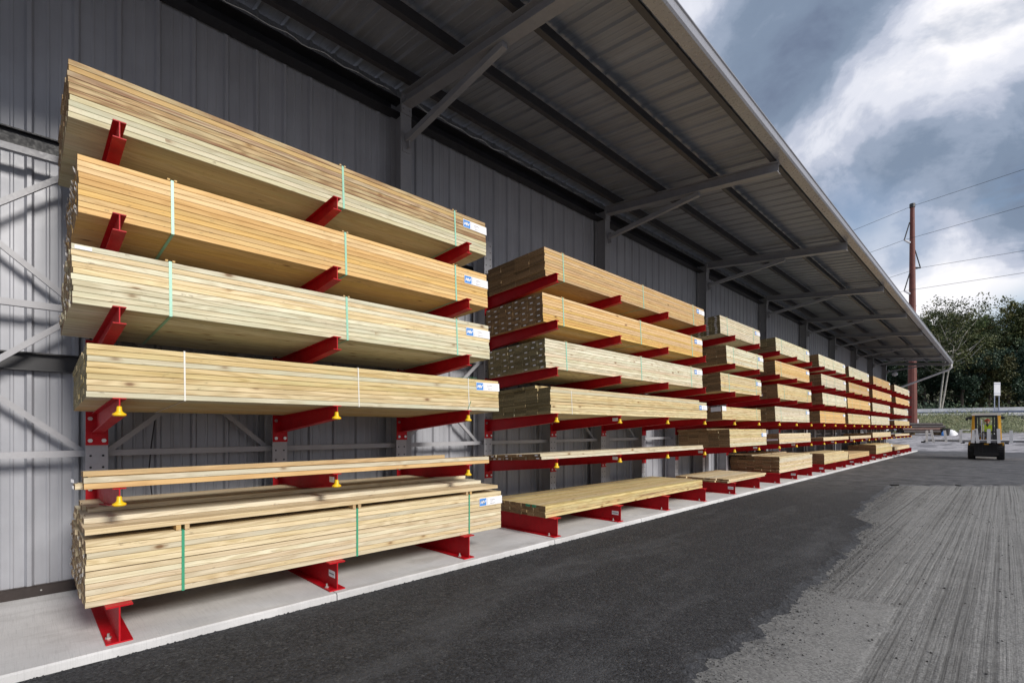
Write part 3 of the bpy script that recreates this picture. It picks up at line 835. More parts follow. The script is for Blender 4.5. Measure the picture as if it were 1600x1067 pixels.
# ---- first rack
B(0, 5, 107, 760, -4.40, 10, 5, 'weathered', wk2='greygreen', straps=(537, 712), sm=M_MINT, label=.345, jit=.006, desc="weathered brown streaked lumber bundle with mint straps, on the nearest rack's top arms")
B(0, 4, 122, 762, -4.38, 10, 8, 'amber', straps=(270, 541, 713), sm=M_MINT, tags=.5, label=.32, jit=.005, desc='amber lumber bundle with mint straps, second from the top on the nearest rack')
t_, L_, hf = B(0, 3, 113, 765, -4.32, 10, 8, 'palegreen', straps=(267, 543, 715), sm=M_MINT, tags=.15, label=.33, jit=.010, desc='pale greenish knotty lumber bundle, third from the top on the nearest rack')
s = MB(); s.box(.003, .004, .012, .10, .365, .388); s.build('paper_tag', M_PAPER, t_)
t_, L_, hf = B(0, 2, 136, 780, -4.262, 9, 6, 'yellow', 'green', straps=(289, 561, 733), sm=M_WSTRAP, label=.325, jit=.006, desc="pale yellow bundle with white straps on the nearest rack's upper yellow capped arms")
s = MB(); yq = Yat(731, -4.25)-Yat(136, -4.262); s.bar((.006, yq, -.004), (.008, yq+.055, .105), .008, .002); s.build('strap_end', M_GREEN, t_)
s = MB(); s.bar((-.35, 2.95, hf+.003), (-.02, 3.22, hf+.012), .016, .002); s.bar((-.02, 3.22, hf+.012), (-.01, 3.40, hf+.016), .016, .002); s.build('strap_end', M_GREEN, t_)
# loose sticks on the lowest arms
t_ = thing('loose_lumber', 'few loose sticks, cream over orange, on the nearest rack\'s lowest arms', 'lumber', (-4.27, Yat(128, -4.27), LV[0]+H+.001), (0, -ASL, 0), group='lumber on the cantilever racks')
Ls = Yat(763, -4.27)-Yat(128, -4.27)
for (xo, zo, dy, wk, lf, n_) in ((0, 0, .0, 'amber', 1, 5), (0, PT, .03, 'white', 1.0, 5)):
    for j in range(n_):
        obj('board', board_mesh(.087, round(Ls*lf, 2), wk if j < 1 else R.choice(['cream', 'amber']), 'brown'), t_, (xo-j*.0905, dy+R.uniform(-.03, .03), zo))
obj('board', board_mesh(.087, round(Ls*.86, 2), 'tan', 'brown'), t_, (-.20, .02, 2*PT+.001))
obj('board', board_mesh(.087, round(Ls*.86, 2), 'cream', 'brown'), t_, (-.295, .02, 2*PT+.001))
tg = MB()
for j, i in ((0, 1), (1, 1), (0, 0), (1, 0), (2, 1)): tg.box(-.065-j*.09, -.02-j*.09, -.041, -.039, i*PT+.008, i*PT+.030)
tg.build('end_tags', M_PAPER, t_, kind='stuff')
# bottom bundle
pw = 1.14/8
ex = []
hf = 11*PT
t_, L_, hf = B(0, 0, 134, 783, -4.31, 11, 8, 'cream', straps=(286, 558, 733), sm=M_GREEN, tags=.25, label=.385, jit=.008, jog=6,
  desc="cream bundle with green straps, lowest on the nearest rack",
  extra=[(hf+.042, 0, 8, .0, .985, -.012, 'cream', 'brown', -.006), (hf+.042+PT, 2, 8, .02, .97, .02, 'white', 'brown', -.004), (hf+.042+2*PT, 4, 8, .04, .96, .0, 'cream', 'brown', -.003)])
for xs in (286, 558, 733):
    yy = Yat(xs, -4.31)-Yat(134, -4.31)
    for s_ in (-.042, .012):
        s = MB(); s.extrude([(-1.12, hf+.006), (-.002, hf+.006), (-.002, hf+.041), (-1.12, hf+.041)], yy+s_, yy+s_+.030); s.build('sticker_slat', W['tan'], t_)
# ---- second rack
B(1, 5, 852, 1101, -4.40, 10, 4, 'tan', straps=(881, 1006, 1084), sm=M_MINT, label=.36, desc='orange brown bundle of wide planks on the top arms of the second rack')
B(1, 4, 849, 1098, -4.40, 10, 8, 'amber', straps=(881, 1002, 1082), sm=M_MINT, tags=.92, label=.36, jit=.005, desc='amber bundle with white end tags, second from the top on the second rack')
B(1, 3, 853, 1098, -4.36, 10, 8, 'palegreen', 'green', straps=(886, 1003, 1081), sm=M_MINT, tags=.85, label=.36, jit=.005, desc='pale green bundle with white end tags, third from the top on the second rack')
t_, L_, hf = B(1, 2, 861, 1105, -4.275, 8, 5, 'yellow', 'green', straps=(894,), sm=M_WSTRAP, label=.26, jit=.012, jog=4, desc="yellow green stack with dark uneven ends on the second rack's upper yellow capped arms",
  extra=[(8*PT+.004, 0, 5, .03, .93, -.015, 'yellow', 'green', 0), (9*PT+.004, 0, 4, .0, .80, -.26, 'yellow', 'green', 0)])
B(1, 1, 846, 1099, -4.275, 2, 8, 'white', tags=.5, jit=.03, desc='two layers of pale loose boards on the lowest arms of the second rack')
t_, L_, hf = B(1, 0, 853, 1098, -4.335, 4, 10, 'yellow', 'brown', mk='weathered', jit=.01, fjit=.010, desc='low stack of yellow boards on the floor beams of the second rack',)
s = MB()
for a, b2 in ((-.22, -.15), (-.34, -.26)): s.box(a, b2, -.036, -.034, hf-.030, hf+.004)
s.build('end_tags', M_GREEN, t_, kind='stuff')
# ---- third rack
B(2, 5, 1126, 1188, -4.36, 10, 6, 'white', 'green', straps=(1137, 1178), sm=M_MINT, tags=.95, label=.34, jit=.003, desc='pale bundle with rows of white end tags on the top arms of the third rack')
B(2, 4, 1136, 1193, -4.34, 10, 5, 'palegreen', 'brown', straps=(1147, 1184), sm=M_MINT, label=.34, desc='pale green bundle below the top bundle of the third rack')
B(2, 3, 1127, 1190, -4.34, 10, 4, 'yellow', 'brown', straps=(1140, 1182), sm=M_MINT, label=.34, desc='yellow bundle third from the top on the third rack')
t_, L_, hf = B(2, 2, 1129, 1189, -4.32, 7, 4, 'yellow', 'brown', straps=(1183,), sm=M_MINT, desc='low yellow bundle with a paper sheet on its near corner, on the third rack')
s = MB(); s.box(.004, .006, .0, .22, hf-.09, hf+.01); s.box(-.24, -.02, -.014, -.012, hf-.10, hf+.0); s.build('paper_sheet', M_PAPER, t_)
B(2, 1, 1141, 1198, -4.30, 10, 5, 'yellow', 'brown', label=.30, jit=.02, dep=1.2, desc='tall yellow bundle on the lowest yellow capped arms of the third rack',
  extra=[(10*PT+.003, 2, 5, -.05, .80, 0, 'cream', 'brown', 0)])
B(2, 0, 1138, 1196, -4.30, 2, 9, 'cream', 'brown', jit=.05, fjit=.01, dep=1.25, desc='thin layer of cream boards on the floor beams of the third rack')
# ---- fourth rack
B(3, 5, 1213, 1265, -4.36, 10, 5, 'palegreen', 'green', straps=(1222, 1257), sm=M_MINT, label=.34, desc='pale green bundle on the top arms of the fourth rack')
B(3, 4, 1212, 1265, -4.36, 10, 5, 'amber', 'brown', straps=(1221,), sm=M_MINT, label=.34, desc='amber bundle below the top bundle of the fourth rack')
t_, L_, hf = B(3, 3, 1216, 1268, -4.34, 10, 4, 'yellow', 'brown', straps=(1226, 1262), sm=M_MINT, label=.34, desc='yellow bundle with one white end tag, third from the top on the fourth rack')
s = MB(); s.box(-.62, -.38, -.013, -.011, .10, .16); s.build('end_tag', M_PAPER, t_)
B(3, 2, 1212, 1265, -4.32, 10, 5, 'white', 'brown', straps=(1221, 1260), sm=M_MINT, label=.34, desc='whitish bundle on the upper yellow capped arms of the fourth rack')
t_, L_, hf = B(3, 1, 1218, 1267, -4.30, 7, 5, 'cream', 'brown', jit=.012, desc='cream lumber stack on the lowest arms of the fourth rack')
s = MB(); s.box(-.50, -.03, -.018, -.016, .09, .14); s.build('end_tag', M_PAPER, t_)
B(3, 0, 1218, 1269, -4.30, 10, 6, 'cream', 'brown', jit=.03, dep=1.3, desc="tall cream stack with loose top boards, on the fourth rack's floor beams",
  extra=[(10*PT+.002, 0, 4, -.05, .95, .01, 'cream', 'brown', .01), (10*PT+.002+PT, 3, 6, -.2, .9, 0, 'cream', 'brown', -.02)])
# ---- far racks
far_ = [
 (4, 5, 1280, 1321, 10, 'palegreen', 'yellow green bundle'), (4, 4, 1284, 1322, 10, 'white', 'pale grey green bundle'), (4, 3, 1286, 1323, 10, 'palegreen', 'pale green speckled bundle'),
 (4, 2, 1282, 1321, 10, 'amber', 'amber bundle'), (4, 1, 1287, 1326, 3, 'cream', 'thin cream layer of boards'), (4, 0, 1288, 1325, 8, 'yellow', 'yellow stack of boards'),
 (5, 5, 1327, 1358, 10, 'palegreen', 'yellow green bundle'), (5, 4, 1327, 1358, 10, 'tan', 'orange tan bundle'), (5, 3, 1325, 1360, 10, 'amber', 'amber bundle'),
 (5, 2, 1326, 1360, 10, 'yellow', 'deep yellow bundle'), (5, 1, 1329, 1361, 3, 'cream', 'thin cream layer of boards'), (5, 0, 1326, 1358, 5, 'tan', 'low tan stack of boards'),
 (6, 5, 1365, 1391, 10, 'tan', 'orange tan bundle'), (6, 4, 1364, 1393, 10, 'amber', 'amber bundle'), (6, 3, 1364, 1391, 10, 'white', 'whitish bundle'),
 (6, 2, 1362, 1390, 10, 'palegreen', 'pale green bundle'), (6, 1, 1364, 1392, 6, 'cream', 'cream bundle'), (6, 0, 1369, 1394, 10, 'yellow', 'tall yellow stack of boards'),
 (7, 5, 1398, 1421, 10, 'white', 'whitish bundle'), (7, 4, 1400, 1421, 9, 'amber', 'amber bundle'), (7, 3, 1397, 1419, 9, 'white', 'pale bundle'),
 (7, 2, 1398, 1421, 7, 'yellow', 'low yellow bundle'), (7, 1, 1399, 1421, 3, 'cream', 'thin cream layer of boards'), (7, 0, 1398, 1421, 5, 'cream', 'low cream stack of boards')]
for u, lv, xa, xb, ly, wk, ds_ in far_:
    xs = (xa+(xb-xa)*.2, xa+(xb-xa)*.55) if ly > 8 else ()
    B(u, lv, xa, xb, -4.34 if lv > 1 else -4.30, ly, 5, wk, 'brown', straps=xs, sm=M_MINT, label=(ly*PT-.05 if ly > 8 else False), jit=.012,
      desc=ds_+' '+LVN[lv]+' of the '+ON[u], extra=[(ly*PT+.002, 0, 3, .0, .9, -.02, wk, 'brown', .012)] if lv == 0 and u in (4, 6) else None)

# ------------------------------------------------------------------ forklift with its load
FX, FY = -.655, 33.6
M_FY = simple('forklift_yellow', (.78, .40, .03), .4, 0, .1, 4)
M_FB = simple('forklift_black', (.014, .014, .016), .5, 0, .2, 6)
M_TYRE = simple('tyre_rubber', (.018, .018, .019), .85, 0, .2, 12, .004)
M_CREAM = simple('cream_paint', (.80, .76, .68), .45, 0, .08, 5)
M_CHROME = simple('cylinder_chrome', (.6, .6, .62), .25, .9)
fk = thing('forklift', 'yellow and black forklift facing the camera with its driver, in the yard at right', 'forklift', (FX, FY, 0))
def sb(name, m, *boxes, parent=fk, **kw):
    s = MB()
    for b_ in boxes: s.box(*b_)
    return s.build(name, m, parent, **kw)
s = MB(); s.extrude([(-.50,.38),(.50,.38),(.54,.55),(.54,.98),(.46,1.08),(-.46,1.08),(-.54,.98),(-.54,.55)], .75, 2.35)
s.extrude([(-.50,.25),(.50,.25),(.50,.72),(-.50,.72)], .25, .75); s.build('body', M_FY, fk)
sb('fender', M_FY, (-.63, -.40, -.02, .60, .80, .86), (-.63, -.58, -.02, .0, .70, .80)); sb('fender', M_FY, (.40, .63, -.02, .60, .80, .86), (.58, .63, -.02, .0, .70, .80))
def wheel(x, y, r, wd):
    s = MB(); s.tube([(x-wd/2,y,r),(x-wd/2+.02,y,r),(x+wd/2-.02,y,r),(x+wd/2,y,r)], [r*.9,r,r,r*.9], 24); wh = s.build('wheel', M_TYRE, fk, smooth=False)
    s = MB(); s.tube([(x-wd/2-.004,y,r),(x+wd/2+.004,y,r)], r*.5, 16); s.build('rim', M_CREAM, wh)
    s = MB()
    for k in range(22):
        a = 2*math.pi*k/22; s.bar((x-wd/2+.02, y+math.cos(a)*r, r+math.sin(a)*r), (x+wd/2-.02, y+math.cos(a)*r, r+math.sin(a)*r), .03, .02)
    s.build('tread', M_TYRE, wh)
wheel(-.515, .28, .39, .29); wheel(.515, .28, .39, .29); wheel(-.42, 1.95, .30, .22); wheel(.42, 1.95, .30, .22)
# overhead guard
for sx in (-1, 1):
    s = MB(); s.bar((sx*.50, .42, .95), (sx*.455, .62, 2.18), .10, .10); s.build('guard_pillar', M_FY, fk)
    s = MB(); s.bar((sx*.48, 1.75, 1.0), (sx*.45, 1.55, 2.18), .07, .07); s.build('guard_pillar', M_FY, fk)
s = MB(); s.box(-.53, .53, .50, .60, 2.18, 2.30); s.box(-.53, .53, 1.55, 1.65, 2.18, 2.26); s.box(-.53, -.46, .60, 1.55, 2.18, 2.26); s.box(.46, .53, .60, 1.55, 2.18, 2.26)
for k in range(6): s.box(-.38+k*.145, -.34+k*.145, .60, 1.55, 2.19, 2.24)
s.build('overhead_guard', M_CREAM, fk)
for sx in (-1, 1):
    s = MB(); s.tube([(sx*.585,.42,2.05),(sx*.585,.50,2.05)], [.075,.05], 10); s.bar((sx*.585,.46,2.10), (sx*.53,.52,2.20), .02, .02); s.build('work_light', M_FB, fk)
s = MB(); s.bar((-.72,.5,2.05), (-.60,.52,2.15), .02, .02); s.box(-.76,-.66,.46,.49,1.93,2.08); s.build('mirror', M_FB, fk)
s = MB()
for sx in (-1, 1):
    s.box(sx*.36-.045, sx*.36+.045, -.10, .02, .10, 2.16); s.box(sx*.25-.03, sx*.25+.03, -.07, .03, .16, 2.12)
s.box(-.40, .40, -.02, .04, 2.08, 2.18); s.box(-.34, .34, -.02, .03, 1.32, 1.38); s.box(-.40, .40, -.10, .0, .10, .20); s.build('mast', M_FB, fk)
s = MB(); s.tube([(-.16,0,.3),(-.16,0,1.95)], .028, 8); s.tube([(-.085,.01,.3),(-.085,.01,1.75)], .018, 8); s.build('lift_cylinder', M_CHROME, fk)
s = MB()
for xx in (-.12, .02, .08): s.tube([(xx,-.04,1.3+.2*abs(xx)),(xx+.01,-.05,1.0),(xx+.03,-.08,.8)], .014, 6)
s.build('hoses', M_FB, fk, kind='stuff')
s = MB(); s.box(-.44, .44, -.17, -.11, .80, .88); s.box(-.44, .44, -.17, -.11, .22, .34)
for k in range(7): s.box(-.42+k*.135, -.39+k*.135, -.16, -.12, .34, .80)
s.box(-.37,.37,-.105,-.10,.2,.80); s.build('carriage', M_FB, fk)
for sx in (-1, 1):
    s = MB(); s.box(sx*.30-.05, sx*.30+.05, -.21, -.17, .80, 1.25); s.box(sx*.30-.05, sx*.30+.05, -1.25, -.17, .80, .835); s.build('fork', M_FB, fk)
s = MB(); s.box(-.37, .37, -.13, -.115, .08, .150); s.build('bottom_rail', M_CREAM, fk)
s = MB(); s.box(-.24, .24, 1.25, 1.40, 1.08, 1.60); s.box(-.24, .24, .95, 1.40, 1.02, 1.12); s.build('seat', M_FB, fk)
s = MB(); s.tube([(0,.70,1.0),(0,.85,1.30)], .02, 8)
for k in range(12):
    a = 2*math.pi*k/12; b2 = a+.53; s.bar((.16*math.cos(a),.85+.05*math.sin(a),1.30+.15*math.sin(a)), (.16*math.cos(b2),.85+.05*math.sin(b2),1.30+.15*math.sin(b2)), .02, .02)
s.build('steering_wheel', M_FB, fk)
s = MB(); s.box(-.06, .10, -.26, -.255, .74, .80); s.build('lamp_plate', M_FY, fk)

# driver: one continuous skinned figure, seated
def skinned(name, V, E, Rr, m, parent=None, loc=(0,0,0), sub=1):
    me = bpy.data.meshes.new(name); me.from_pydata(V, E, []); o = bpy.data.objects.new(name, me); C.objects.link(o)
    md = o.modifiers.new('skin', 'SKIN'); 
    for i, r in enumerate(Rr): me.skin_vertices[0].data[i].radius = (r, r)
    me.skin_vertices[0].data[0].use_root = True
    sd = o.modifiers.new('sub', 'SUBSURF'); sd.levels = sub; sd.render_levels = sub
    dg = bpy.context.evaluated_depsgraph_get(); dg.update()
    nm = bpy.data.meshes.new_from_object(o.evaluated_get(dg)); bpy.data.objects.remove(o)
    nm.materials.clear(); nm.materials.append(m); nm.polygons.foreach_set('use_smooth', [True]*len(nm.polygons))
    r = obj(name, nm, parent, loc); return r
M_CLOTH = simple('dark_work_clothes', (.03, .032, .045), .85)
M_SKIN = simple('skin', (.42, .21, .14), .6, 0, .05)
M_VEST = simple('hi_vis_yellow', (.55, .80, .04), .6, 0, .08)
M_CAP = simple('orange_red_cap', (.38, .07, .03), .6)
dx, dy, dz = FX+.03, FY+1.12, 1.10
pr = thing('person', 'forklift driver in an orange red cap and yellow hi-vis vest, seated behind the mast', 'person', (dx, dy, dz))
V = [(0,0,.10),(0,.03,.30),(0,.03,.50),(0,.01,.60),(0,0,.70),(-.20,.03,.53),(-.26,-.12,.34),(-.16,-.30,.24),(.20,.03,.53),(.26,-.12,.34),(.16,-.30,.24),(-.10,-.20,.10),(-.13,-.48,.08),(-.13,-.52,-.32),(.10,-.20,.10),(.13,-.48,.08),(.13,-.52,-.32)]
E = [(0,1),(1,2),(2,3),(3,4),(2,5),(5,6),(6,7),(2,8),(8,9),(9,10),(0,11),(11,12),(12,13),(0,14),(14,15),(15,16)]
skinned('body', V, E, [.16,.15,.15,.06,.055,.07,.05,.04,.07,.05,.04,.09,.075,.05,.09,.075,.05], M_CLOTH, pr)
s = MB()                                     # head with face, ears
hp = []
for i in range(9):
    th = math.pi*i/8
    for k in range(14):
        ph = 2*math.pi*k/14; x = .078*math.sin(th)*math.cos(ph); y = .098*math.sin(th)*math.sin(ph); z_ = .118*math.cos(th)
        if z_ < -.03: x *= .85
        if abs(x) < .02 and y < 0 and -.04 < z_ < .02: y -= .022
        hp.append((x, y, .79+z_))
s.add(hp, [(i*14+k, (i+1)*14+k, (i+1)*14+(k+1) % 14, i*14+(k+1) % 14) for i in range(8) for k in range(14)])
for sx in (-1, 1): s.box(sx*.078-.010, sx*.078+.010, -.015, .02, .77, .82)
s.build('head', M_SKIN, pr, smooth=True)
s = MB(); 
for sx in (-1, 1): s.box(sx*.030-.010, sx*.030+.010, -.098, -.090, .795, .805)
s.box(-.022, .022, -.094, -.088, .735, .741); s.build('face_features', M_FB, pr)
s = MB(); s.tube([(0,.01,.80),(0,.01,.83),(0,.01,.87),(0,.01,.905),(0,.01,.93)], [.100,.105,.098,.07,.02], 14); s.box(-.07, .07, -.17, -.06, .825, .840); s.build('cap', M_CAP, pr)
s = MB(); s.extrude([(-.235,.52),(-.18,.60),(-.06,.61),(0,.50),(.06,.61),(.18,.60),(.235,.52),(.20,.10),(-.20,.10)], -.155, -.125); s.extrude([(-.235,.52),(-.18,.60),(.18,.60),(.235,.52),(.20,.10),(-.20,.10)], .17, .20)
for sx in (-1, 1): s.add([(sx*.235,-.155,.53),(sx*.12,-.155,.62),(sx*.12,.20,.62),(sx*.235,.20,.53)], [(0,1,2,3)])
s.build('vest', M_VEST, pr)
for sx in (-1, 1):
    s = MB(); bx_, by_, bz_ = sx*.15, -.33, .235
    s.box(bx_-.035, bx_+.035, by_-.05, by_+.03, bz_-.02, bz_+.02)
    for k in range(4): s.tube([(bx_-.028+k*.019, by_-.04, bz_+.005), (bx_-.028+k*.019, by_-.085-.006*(k in (1,2)), bz_-.002), (bx_-.028+k*.019, by_-.095, bz_-.03)], .008, 6)
    s.tube([(bx_-sx*.035, by_-.01, bz_), (bx_-sx*.055, by_-.045, bz_-.005), (bx_-sx*.05, by_-.07, bz_-.015)], .010, 6)
    s.build('hand', M_SKIN, pr)

# load: long rail frame with upright slats, lying across the forks
M_SLAT = simple('galvanised_slat', (.84, .84, .86), .5, 0, .08, 4)
ld = thing('rail_frame', 'long pale steel frame with upright slats carried across the forks of the forklift', 'metal frame', (-.6, 32.75, .835))
def LX_(px): q = (px-800)/770; return -32.75*(1-q)/(1+q)+.6
s = MB(); s.box(LX_(1446), 2.5, -.04, .04, .04, .13); s.build('rail', M_STEEL, ld)
s = MB(); s.box(LX_(1442), 2.5, .30, .36, .04, .10); s.build('rail', M_STEEL, ld)
s = MB(); s.box(LX_(1458), 2.5, -.06, .42, .132, .150); s.build('top_plate', M_SLAT, ld)
for a, b2, wd, top in ((1448.5, 1448.5, .10, .60), (1459, 1455, .10, .63), (1479, 1476, .10, .60), (1501.5, 1501.5, .11, .63), (1520, 1522, .13, .62), (1528, 1525, .12, .68), (1545, 1545, .13, .67), (1561, 1560, .12, .68), (1580, 1580, .12, .6)):
    s = MB(); s.bar((LX_(a), -.07, .0), (LX_(b2), -.07, top), wd, .025, up=Vector((0, 1, 0))); s.build('slat', M_SLAT, ld)
s = MB(); s.box(LX_(1501), LX_(1514), -.085, .3, .60, .645); s.build('crosspiece', M_SLAT, ld)
for px in (1442, 1504, 1573):
    s = MB(); s.box(LX_(px)-.07, LX_(px)+.07, -.05, .38, -.035, .038); s.build('block', M_FB, ld)

# ------------------------------------------------------------------ beyond the yard
def W2(px, d):
    r = (px-800)/770*d; X = (r-d)*S2; Y = (r+d)*S2; return X, Y
# steel pole
X, Y = W2(1425.5, 64); zg = hgt(X, Y)
po = thing('utility_pole', 'tall rust coloured tapered steel power pole on a concrete foundation beyond the racks', 'utility pole', (X, Y, zg-.1))
s = MB(); s.tube([(0,0,.2),(0,0,.75)], [.92, .90], 20); s.build('foundation', M_CONC2, po)
Ztop = 29.2+H-zg+.1; hs_ = [24.5+H-zg+.1, 20.9+H-zg+.1, 17.9+H-zg+.1]
s = MB(); s.tube([(0,0,.75),(0,0,.82)], [.62,.62], 12); s.tube([(0,0,.8),(0,0,Ztop)], [.52,.24], 12); s.build('shaft', M_RUST, po)
s = MB(); s.tube([(0,0,Ztop-.5),(0,0,Ztop)], .30, 12); s.build('top_band', M_FB, po)
wd_ = Vector((10, -2.7, 0)).normalized(); sdv = Vector((S2, S2, 0))
ends = []
for i, (hh, sg) in enumerate(zip(hs_, (-1, 1, -1))):
    tip = sdv*sg*1.05+Vector((0,0,hh))
    s = MB(); s.tube([sdv*sg*.3+Vector((0,0,hh-.35 if sg < 0 else hh)), tip], [.14,.09], 8); s.build('post_insulator', M_WHITE if sg < 0 else M_FB, po)
    s = MB(); s.tube([tip, sdv*sg*.35+Vector((0,0,hh+2.3))], .07, 6); s.build('brace_insulator', M_FB, po)
    ends.append(tip)
ends.insert(0, Vector((0,0,Ztop-.3)))
for i, e_ in enumerate(ends):
    s = MB(); pts = []
    P0 = Vector((X, Y, zg-.1))+e_
    cR = (0.0, 0.0, .9, .7)[i]; cL = 1.1
    for k in range(-14, 33):
        tt = k*.3; c_ = cR if tt > 0 else cL
        zz = -c_*abs(tt)+.045*tt*tt
        pts.append(P0+Vector((10, -2.7, 0))*tt+Vector((0,0,zz)))
    s.tube(pts, .022, 5)
    o = s.build('power_line', M_FB)
    tag(o, ['topmost power line, running from the tip of the rust coloured pole', 'second power line from the top, on the left insulator of the pole', 'third power line from the top, on the right insulator of the pole', 'lowest power line on the rust coloured pole'][i], 'power line', 'power lines on the pole')

# road on the embankment, guardrails
M_GAL = simple('galvanised_rail', (.24, .27, .36), .6, 0, .1, 3)
M_BAR = simple('barrier_concrete', (.80, .79, .77), .85, 0, .15, 1.5, .004)
rdm = simple('far_road_asphalt', (.13, .13, .135), .9)
def GP(f, off=0): # along the guardrail: f=0 left in view, f=1 right edge
    X0, Y0_ = W2(1433, 84); X1, Y1 = W2(1600, 76)
    d = Vector((X1-X0, Y1-Y0_, 0)); nrm = Vector((-d.y, d.x, 0)).normalized()
    return Vector((X0, Y0_, 0))+d*f+nrm*off
ZR = 3.62
s = MB(); a = GP(-3, -.8); b_ = GP(4, -.8); c = GP(4, 11); d = GP(-3, 11)
s.add([(p.x, p.y, ZR+.0) for p in (a, b_, c, d)] + [(p.x, p.y, ZR-2) for p in (a, b_, c, d)], [(0,1,2,3),(4,5,1,0),(5,6,2,1),(6,7,3,2),(7,4,0,3)]); s.build('road', rdm, kind='structure')
s = MB(); dl = (GP(1)-GP(0)).length
gr = thing('guardrail', 'galvanised steel guardrail on posts along the raised road behind the yard', 'guardrail', tuple(GP(0))[:2]+(ZR,))
s = MB(); dirr = (GP(1)-GP(0)).normalized(); nr_ = Vector((-dirr.y, dirr.x, 0))
prof = [(0,.45),(-.06,.49),(-.06,.55),(0,.59),(0,.63),(-.06,.67),(-.06,.74),(0,.78),(.01,.78),(.01,.45)]
P = [GP(-1.5)-GP(0), GP(3)-GP(0)]
vs = [p+nr_*x*1.4+Vector((0,0,zz)) for p in P for x, zz in prof]; n = len(prof)
s.add(vs, [(i, (i+1) % n, n+(i+1) % n, n+i) for i in range(n)]); s.build('rail', M_GAL, gr)
k = -18; pm_ = MB(); pm_.bar((0,0,-.6), (0,0,.82), .14, .18, up=Vector((0,1,0))); pme_ = pm_.mesh('post', M_GAL)
while k*2.75 < dl*2.5:
    p = dirr*(k*2.75)-nr_*.10; obj('post', pme_, gr, tuple(p)); k += 1
cb = thing('concrete_barrier', 'long pale concrete barrier along the far side of the raised road', 'barrier', tuple(GP(0, 1.3))[:2]+(ZR,))
s = MB(); P = [GP(-2.5)-GP(0), GP(4)-GP(0)]; prof = [(-.30,0),(-.30,.15),(-.12,.45),(-.08,1.32),(.08,1.32),(.12,.45),(.30,.15),(.30,0)]; n = 8
s.add([p+nr_*x+Vector((0,0,zz)) for p in P for x, zz in prof], [(i, (i+1) % n, n+(i+1) % n, n+i) for i in range(n)]); s.build('wall', M_BAR, cb)
kb_ = thing('road_kerb', 'pale concrete kerb below the guardrail along the raised road', 'kerb', tuple(GP(0, -.5))[:2]+(ZR,))
s = MB(); s.add([p+nr_*x+Vector((0,0,zz)) for p in P for x, zz in ((-.15,-.6),(.15,-.6),(.15,.20),(-.15,.20))], [(0,1,5,4),(1,2,6,5),(2,3,7,6),(3,0,4,7)]); s.build('kerb', M_BAR, kb_)
# road sign seen from behind
X, Y = W2(1558, 78.5); sg = thing('road_sign', 'plain back of a tall pale road sign on two posts above the guardrail', 'road sign', (X, Y, ZR), (0,0,math.radians(45)))
s = MB(); s.box(-.50, .50, -.02, .02, 3.2, 5.3); s.build('panel', M_WHITE, sg)
for sx in (-1, 1): s = MB(); s.box(sx*.36-.05, sx*.36+.05, .025, .10, -.3, 5.3); s.build('post', M_GAL, sg)
for zz in (3.5, 5.0): s = MB(); s.box(-.5, .5, -.05, -.022, zz, zz+.08); s.build('crossbar', M_GAL, sg)

# pipe pile
pm_ = MB(); pm_.tube([(0,0,0),(0,4.2,0)], .16, 10, cap=False); pm_.tube([(0,.0,0),(0,4.2,0)], .13, 10, 0, cap=False)
ppm = [pm_.mesh('steel_pipe', m) for m in (M_RUST, simple('brown_pipe_paint', (.13,.07,.055), .7, 0, .3, 3), simple('dark_pipe', (.05,.04,.04), .7, 0, .3, 3))]
rot45 = math.radians(-58)
cnt = 0
for row in range(4):
    for j in range(6-row):
        X, Y = W2(1468, 58); cdir = Vector((math.cos(rot45), math.sin(rot45), 0))
        p = Vector((X, Y, 0))+cdir*((j-2.5)*.34+row*.17); zg = hgt(X, Y)+.35+row*.29
        o = obj('steel_pipe', ppm[cnt % 3], None, (p.x+R.uniform(-.3,.3)*.7, p.y+R.uniform(-.3,.3), zg), (0, 0, rot45+math.radians(90)+R.uniform(-.01,.01)))
        o.rotation_euler.z = math.radians(128)
        tag(o, 'rusty brown steel pipe lying in the pile beside the foundation of the pole', 'pipe', 'pipes in the pile beyond the racks'); cnt += 1
for q in (0, 4):
    X, Y = W2(1468-q*6, 58)
    s = MB(); s.box(-1.1, 1.1, -.08, .08, -.05, .18); o = s.build('timber_bearer', W['tan'], loc=(X-.4*q*.9, Y-.3*q*.3, hgt(X, Y)), rot=(0,0,math.radians(-52)))
    tag(o, 'timber bearer under the '+('near' if q == 0 else 'far')+' end of the pipe pile', 'timber')
X, Y = W2(1477, 56); tb = thing('tub', 'black plastic tub with a blue edge standing beside the pipe pile', 'tub', (X, Y, hgt(X, Y)), (0,0,.6))
s = MB(); s.tube([(0,0,.0),(0,0,.75),(0,0,.80)], [.35,.45,.48], 10); s.build('body', M_FB, tb)
s = MB(); s.tube([(-.35,-.25,.0),(-.38,-.3,.3),(-.30,-.3,.55)], [.18,.16,.05], 8); s.build('blue_sleeve', M_BLUE, tb)
X, Y = W2(1486, 57); s = MB()
vs = [(math.cos(a)*r_, math.sin(a)*r_, z_+R.uniform(-.16,.16)) for r_, z_ in ((.6,.0),(.55,.25),(.3,.5),(.1,.58)) for a in [k*.628 for k in range(10)]]
s.add(vs, [(i*10+k, i*10+(k+1) % 10, (i+1)*10+(k+1) % 10, (i+1)*10+k) for i in range(3) for k in range(10)]+[tuple(30+k for k in range(10))])
tag(s.build('sheet_heap', M_PAPER, loc=(X, Y, hgt(X, Y)), smooth=True), 'heap of crumpled white sheeting right of the black tub', 'sheeting')
